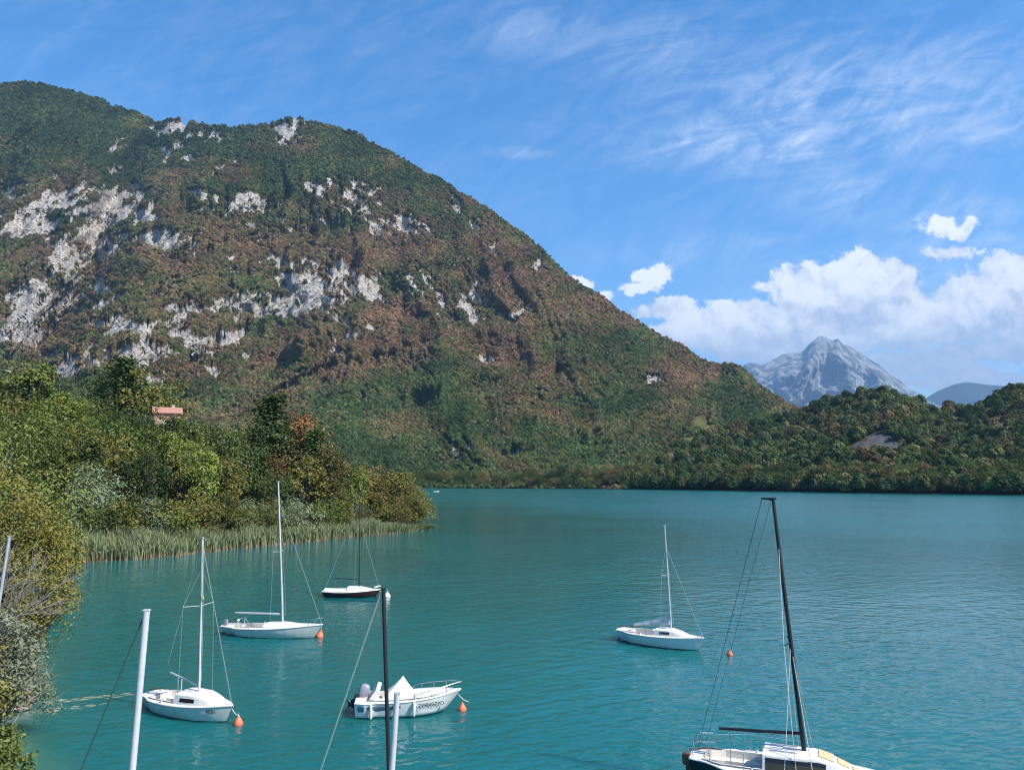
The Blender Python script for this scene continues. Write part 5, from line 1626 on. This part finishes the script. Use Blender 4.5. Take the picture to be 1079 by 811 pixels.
eng.add([pc - ax_ * .02 - fwd_ * .1 - side_ * .01, pc - ax_ * .02 + fwd_ * .12 - side_ * .01, pc - ax_ * .2 + fwd_ * .1, pc - ax_ * .02 + fwd_ * .12 + side_ * .01, pc - ax_ * .02 - fwd_ * .1 + side_ * .01], [(0, 1, 2), (4, 2, 3), (1, 3, 2), (0, 2, 4), (0, 4, 3, 1)])
brk = MB(); brk.box((-L / 2 + .02, 0, s(0) - .02), (.22, .34, .34)); brk.tube([C0 - np.array([0, 0, .34]), (-L / 2 + .04, 0, s(0) + .06)], .07, 8)
eo = eng.build('outboard_motor', M['engine'], rt, True)
brk.build('clamp_bracket', M['engine'], eo, bevel=.02)
cw.build('engine_cowling', M['cowl'], eo, True)
pr = MB()
for a in range(3):
    d1 = ax_ * math.cos(a * 2.094) + side_ * math.sin(a * 2.094); d2 = -ax_ * math.sin(a * 2.094) + side_ * math.cos(a * 2.094)
    hb_ = pc + fwd_ * .24
    pr.loft([[hb_ + d1 * .04 - d2 * .03, hb_ + d1 * .04 + d2 * .03 + fwd_ * .03], [hb_ + d1 * .12 - d2 * .07, hb_ + d1 * .12 + d2 * .07 + fwd_ * .05], [hb_ + d1 * .18 - d2 * .03, hb_ + d1 * .18 + d2 * .04 + fwd_ * .04]])
pr.build('propeller', M['steel'], eo)
br = MB()
for sg in (1, -1):
    pts_ = [(-L / 2 + L * t, sg * b(t) * .92, s(t) + .05 + h_) for (t, h_) in ((.52, .0), (.545, .14), (.60, .21), (.72, .25), (.84, .28), (.93, .30))]
    br.tube(pts_ + [(L / 2 + .02, sg * .04, s(1) + .33)], .016, 6)
    for t, h_ in ((.62, .22), (.74, .26), (.86, .28)):
        br.tube([(-L / 2 + L * t, sg * b(t) * .94, s(t) + .02), (-L / 2 + L * t, sg * b(t) * .92, s(t) + .05 + h_)], .013, 6)
br.build('bow_rail', M['steel'], rt, True)
for t in (.155, .375, .555):
    fn = MB(); x = -L / 2 + L * t
    fn.lathe([(.01, -.30), (.05, -.27), (.065, -.2), (.065, .2), (.05, .27), (.01, .30)], (x, -(b(t) + .075), s(t) - .28), 12)
    fo_ = fn.build('fender', M['white'], rt, True)
    wire(fo_, 'lanyard', [(x, -(b(t) + .07), s(t) + .02), (x, -b(t) * .95, s(t) + .05)], .01, M['pale_rope'])
cs = MB(); cs.box((-L / 2 + L * .44, 0, s(.4) + .02), (.35, .8, .5)); cs.build('console', M['deck'], rt, bevel=.05)
st = MB(); st.box((-L / 2 + L * .22, 0, s(.3) - .16), (.5, 1.2, .22)); st.build('bench_seat', M['canvas'], rt, bevel=.05)
hull_letters(rt, L, b, s, '2WN279D', .235, .715, .24)
tag(rt, 'white open motorboat with a peaked canvas tent, bow rail and hanging white fenders', 'motorboat')
q = pxy(487, 748); by5 = buoy(q, .19, M['orange'], 'orange mooring buoy at the bow of the white motorboat')
line_to(rt, B6, (L / 2 - .1, 0, s(1) - .2), q)

# --- boats moored right below the viewpoint: only their masts reach into the photograph
def under_boat(d, top_px, low_px, r, mat, bow_left, stay_px, label, L=6.0, hullmat='white', stay_mat=None, n=14):
    pt, pl = None, None
    def at_d(u, v):
        D = ray(u, v); k = d / D[1]; return D[0] * k, H + D[2] * k
    xt, zt = at_d(*top_px); xl, zl = at_d(*low_px)
    xf = xl + (xl - xt) * (zl - .9) / (zt - zl) * 1.0
    psi = R(180) if bow_left else 0.0
    sg = -1 if bow_left else 1
    O = np.array([xf - sg * .3, d, 0])
    rt = empty('sailboat', O, psi)
    b, s = make_hull(rt, L, 2.1, .65, .85, M[hullmat], M['deck'], rake=.5, over=.3, cock=(.10, .42, .6, .42), transom=.6)
    cabin(rt, L, b, s, .44, .85, .38, .64, windows=((.14, .55),), slope=.4)
    lx = lambda x: (x - O[0]) * sg
    foot = (lx(xf), s(.55) + .3); top = (lx(xt), zt)
    m = spar(rt, 'mast', (foot[0], 0, foot[1]), (top[0], 0, top[1]), r, r * .92, mat, n)
    cap = MB(); cap.box((top[0], 0, top[1] + .006), (r * 2.0, r * 1.7, .02)); cap.build('mast_cap', mat, m, bevel=.006)
    fit = MB()
    for q_ in (.36, .39, .42):
        pz = foot[1] + (top[1] - foot[1]) * q_; pxx = foot[0] + (top[0] - foot[0]) * q_
        fit.tube([(pxx - r * 1.35, 0, pz), (pxx + r * 1.35, 0, pz + .02)], .014, 6)
        fit.box((pxx + r * 1.1, -.01, pz + .05), (.03, .05, .1))
    fit.build('mast_fitting', M['steel'], m)
    boom(rt, (foot[0] - .08, foot[1] + .6), (foot[0] - 2.2, foot[1] + .65), .045, mat)
    if stay_px:
        (u0, v0), (u1, v1) = stay_px
        xa, za = at_d(u0, v0); xb, zb = at_d(u1, v1)
        k = (zb - .9) / (za - zb)
        xe = xb + (xb - xa) * k
        wire(rt, 'forestay', [(lx(xa), 0, za), (lx(xe), 0, .9)], .012 if stay_mat is None else .011, stay_mat)
    for s2 in (1, -1):
        wire(rt, 'shroud', [(foot[0] + (top[0] - foot[0]) * .5, 0, foot[1] + (top[1] - foot[1]) * .5), (foot[0] - .2, s2 * b(.5) * .93, s(.5) + .03)], .008)
    rudder(rt, L, s)
    return tag(rt, label, 'sailboat', 'sailboats moored right below the viewpoint')
under_boat(12.0, (154.5, 643), (139.5, 811), .052, M['white_alu'], True, ((151, 650), (85, 811)), 'thick pale metal mast with a dark stay at the bottom left', stay_mat=M['dark_rope'])
under_boat(15.0, (404, 620), (409.5, 811), .040, M['dark_alu'], True, ((401.5, 624), (338, 811)), 'slim dark mast with a pale stay crossing in front of the motorboat', hullmat='cream', L=6.4)
under_boat(9.2, (418.5, 730), (413, 811), .036, M['white_alu'], True, None, 'short pale mast top standing beside the slim dark mast at the bottom edge', L=5.4)
under_boat(21.0, (10, 565), (-1, 636), .042, M['alu'], True, None, 'thin grey mast leaning at the far left edge in front of the bare twigs', L=5.6)

# tiny white boat far out, close to the far shore
q = pxy(460, 518.3)
rt = empty('motorboat', q, R(20))
b, s = make_hull(rt, 3.6, 1.5, .5, .7, M['white'], M['deck'], rake=.6, over=.05, cock=(.1, .7, .5, .3), chine=True, transom=.9)
st = MB(); st.box((-.4, 0, .55), (.3, 1.0, .2)); st.build('bench_seat', M['canvas'], rt, bevel=.04)
tag(rt, 'tiny white boat far off on the water beside the tip of the wooded point', 'motorboat')

# ------------------------------------------------------------------ house among the trees
M['plaster'] = mat_paint('pink_plaster', (0.50, 0.24, 0.16), .9, dirt=.15, scale=1.2)
M['pale_plaster'] = mat_paint('pale_plaster', (0.52, 0.42, 0.34), .9, dirt=.15, scale=1.2)
def mat_tile():
    m, t = newmat('roof_tile')
    tcn = t.n('ShaderNodeTexCoord')
    n = t.noise(t.v('MULTIPLY', tcn.outputs['Object'], (4, 1.5, 1.5)), 1.5, 5, .7)
    c = t.mix(n, (0.30, 0.11, 0.07), (0.46, 0.27, 0.20))
    b = t.n('ShaderNodeBsdfPrincipled'); t.put(b.inputs['Base Color'], c); b.inputs['Roughness'].default_value = .9
    o = t.n('ShaderNodeOutputMaterial'); t.l(b.outputs[0], o.inputs[0]); return m
M['tile'] = mat_tile()
hd = 176.0
hxw = (HOUSE_UV[0] - CW / 2) / FPX * hd
ztop_h = float(at_range(np.array(HOUSE_UV[0]), np.array(422.0), np.array(math.hypot(hxw, hd)))[2])
hs_root = empty('house', (hxw, hd, ztop_h - 6.9), R(27))
W_, D_, Hh = 5.4, 5.0, 3.9
mb = MB(); mb.box((0, 0, Hh / 2 - 1.5), (W_, D_, Hh + 3)); hw_ = mb.build('wall', M['plaster'], hs_root)
mb = MB(); mb.box((-W_ / 2 - .9, .6, Hh / 2 - 1.7), (1.9, D_ - 1.4, Hh + 2.2)); mb.build('side_wing', M['pale_plaster'], hs_root)
mb = MB()
for sg in (1, -1):
    mb.add([(-W_ / 2 - .45, sg * (D_ / 2 + .5), Hh - .05), (W_ / 2 + .45, sg * (D_ / 2 + .5), Hh - .05), (W_ / 2 + .45, 0, Hh + 1.35), (-W_ / 2 - .45, 0, Hh + 1.35),
            (-W_ / 2 - .45, sg * (D_ / 2 + .5), Hh + .12), (W_ / 2 + .45, sg * (D_ / 2 + .5), Hh + .12), (W_ / 2 + .45, 0, Hh + 1.52), (-W_ / 2 - .45, 0, Hh + 1.52)],
           [(0, 1, 2, 3), (4, 5, 6, 7), (0, 1, 5, 4), (1, 2, 6, 5), (0, 3, 7, 4)])
rf = mb.build('roof', M['tile'], hs_root)
mb = MB(); mb.box((1.3, .8, Hh + 1.5), (.55, .55, 1.2)); mb.box((1.3, .8, Hh + 2.15), (.75, .75, .12)); mb.build('chimney', M['pale_plaster'], rf)
mb = MB(); mb.add([(-W_ / 2 + .002, -D_ / 2 + .1, Hh), (-W_ / 2 + .002, D_ / 2 - .1, Hh), (-W_ / 2 + .002, 0, Hh + 1.2), (W_ / 2 - .002, -D_ / 2 + .1, Hh), (W_ / 2 - .002, D_ / 2 - .1, Hh), (W_ / 2 - .002, 0, Hh + 1.2)], [(0, 1, 2), (3, 5, 4)])
mb.build('gable', M['plaster'], hs_root)
for x in (-1.3, 1.2):
    mb = MB(); mb.box((x, -D_ / 2 - .02, Hh - 1.3), (1.1, .08, 1.4)); wn_ = mb.build('window', M['pale_plaster'], hs_root)
    mb = MB(); mb.box((x, -D_ / 2 - .05, Hh - 1.3), (.9, .06, 1.2)); mb.build('pane', M['glass'], wn_)
mb = MB(); mb.box((.3, -D_ / 2 - .9, Hh - 2.5), (W_ - .4, 1.7, .16)); mb.box((.3, -D_ / 2 - 1.7, Hh - 2.0), (W_ - .4, .06, .9)); mb.build('balcony', M['pale_plaster'], hs_root)
tag(hs_root, 'small pinkish house with a tiled roof half hidden among the trees', 'house')
# ------------------------------------------------------------------ labels of the many trees
LEAFWORD = {'green': 'mid green', 'olive': 'olive green', 'bright': 'bright yellow green', 'dark': 'dark green', 'silver': 'silvery grey', 'russet': 'russet brown', 'brown': 'brownish green', 'yellow': 'yellow'}
KINDWORD = {'round': 'broad crowned tree', 'oval': 'tall narrow tree', 'pine': 'pine tree', 'willow': 'drooping willow', 'shrub': 'low shrub'}
ORD = ['', 'second', 'third', 'fourth', 'fifth', 'sixth', 'seventh', 'eighth', 'ninth', 'tenth', 'eleventh', 'twelfth']
NUM = ['', 'one', 'two', 'three', 'four', 'five', 'six', 'seven', 'eight', 'nine', 'ten', 'eleven', 'twelve', 'thirteen', 'fourteen', 'fifteen', 'sixteen', 'seventeen', 'eighteen', 'nineteen', 'twenty']
def where(t):
    if t['zone'] == 'far0':
        z = 'at the water on the far shore'
        c = [(520, 'below the pale cliff'), (600, 'under the mountain foot'), (680, 'left of the clearing'), (790, 'below the hillside clearing'), (880, 'beside the black masthead'), (970, 'below the grey scar'), (2000, 'toward the right edge')]
    elif t['zone'] == 'far1':
        z = 'in the second row of the far shore'
        c = [(520, 'below the pale cliff'), (600, 'under the mountain foot'), (680, 'left of the clearing'), (790, 'below the hillside clearing'), (880, 'beside the black masthead'), (970, 'below the grey scar'), (2000, 'toward the right edge')]
    else:
        if t['d'] < 122: z = 'behind the reed bed'
        elif t['v'] < float(interp(t['u'], SKY_L)) + 9: z = 'on the skyline of the left bank'
        elif t['d'] > 148: z = 'high on the left bank'
        else: z = 'midway up the left bank'
        c = [(95, 'at the left edge'), (150, 'left of the house'), (200, 'near the house'), (262, 'right of the house'), (340, 'above the tall white mast'), (2000, 'toward the point')]
    for lim, wd in c:
        if t['u'] < lim: return z, wd
groups = {}
for t in TREES:
    groups.setdefault((t['leaf'], t['kind'], t['zone'][:3] == 'far', where(t)), []).append(t)
for (lf, kd, far, (z, wd)), lst in groups.items():
    lst.sort(key=lambda t: t['u'])
    n = len(lst)
    for i, t in enumerate(lst):
        base = '%s %s %s %s' % (LEAFWORD[lf], KINDWORD[kd], z, wd)
        if n == 1: lab = base
        elif n == 2: lab = ('left ' if i == 0 else 'right ') + 'of two: ' + base
        else:
            o_ = 'leftmost' if i == 0 else 'rightmost' if i == n - 1 else (ORD[min(i, 11)] + ' from left')
            lab = '%s of %s: %s' % (o_, NUM[min(n, 20)], base)
        t['o']['label'] = ' '.join(lab.split()[:16])
        t['o']['group'] = 'trees along the far shore' if far else 'trees on the wooded left bank'
        if not far: t['o']['category'] = 'shrub' if kd == 'shrub' else 'tree'
        else: t['o']['category'] = 'tree'
# ------------------------------------------------------------------ the air
def haze_box():
    x0, x1, y0, y1, z0, z1 = -16000, 26000, -400, 24000, -4.0, 3400
    mb = MB(); mb.box(((x0 + x1) / 2, (y0 + y1) / 2, (z0 + z1) / 2), (x1 - x0, y1 - y0, z1 - z0))
    m = bpy.data.materials.new('haze_air'); m.use_nodes = True
    t = NT(m.node_tree); m.node_tree.nodes.clear()
    pv = t.n('ShaderNodeVolumePrincipled')
    pv.inputs['Color'].default_value = (0.34, 0.61, 1.0, 1)
    pv.inputs['Density'].default_value = HAZE
    pv.inputs['Density Attribute'].default_value = ''
    pv.inputs['Anisotropy'].default_value = 0.0
    o = t.n('ShaderNodeOutputMaterial'); t.l(pv.outputs[0], o.inputs['Volume'])
    ob = mb.build('haze', m)
    tag(ob, 'thin blue haze filling the air between the lake and the far peaks', 'haze', kind='stuff')
HAZE = 4.8e-5
haze_box()
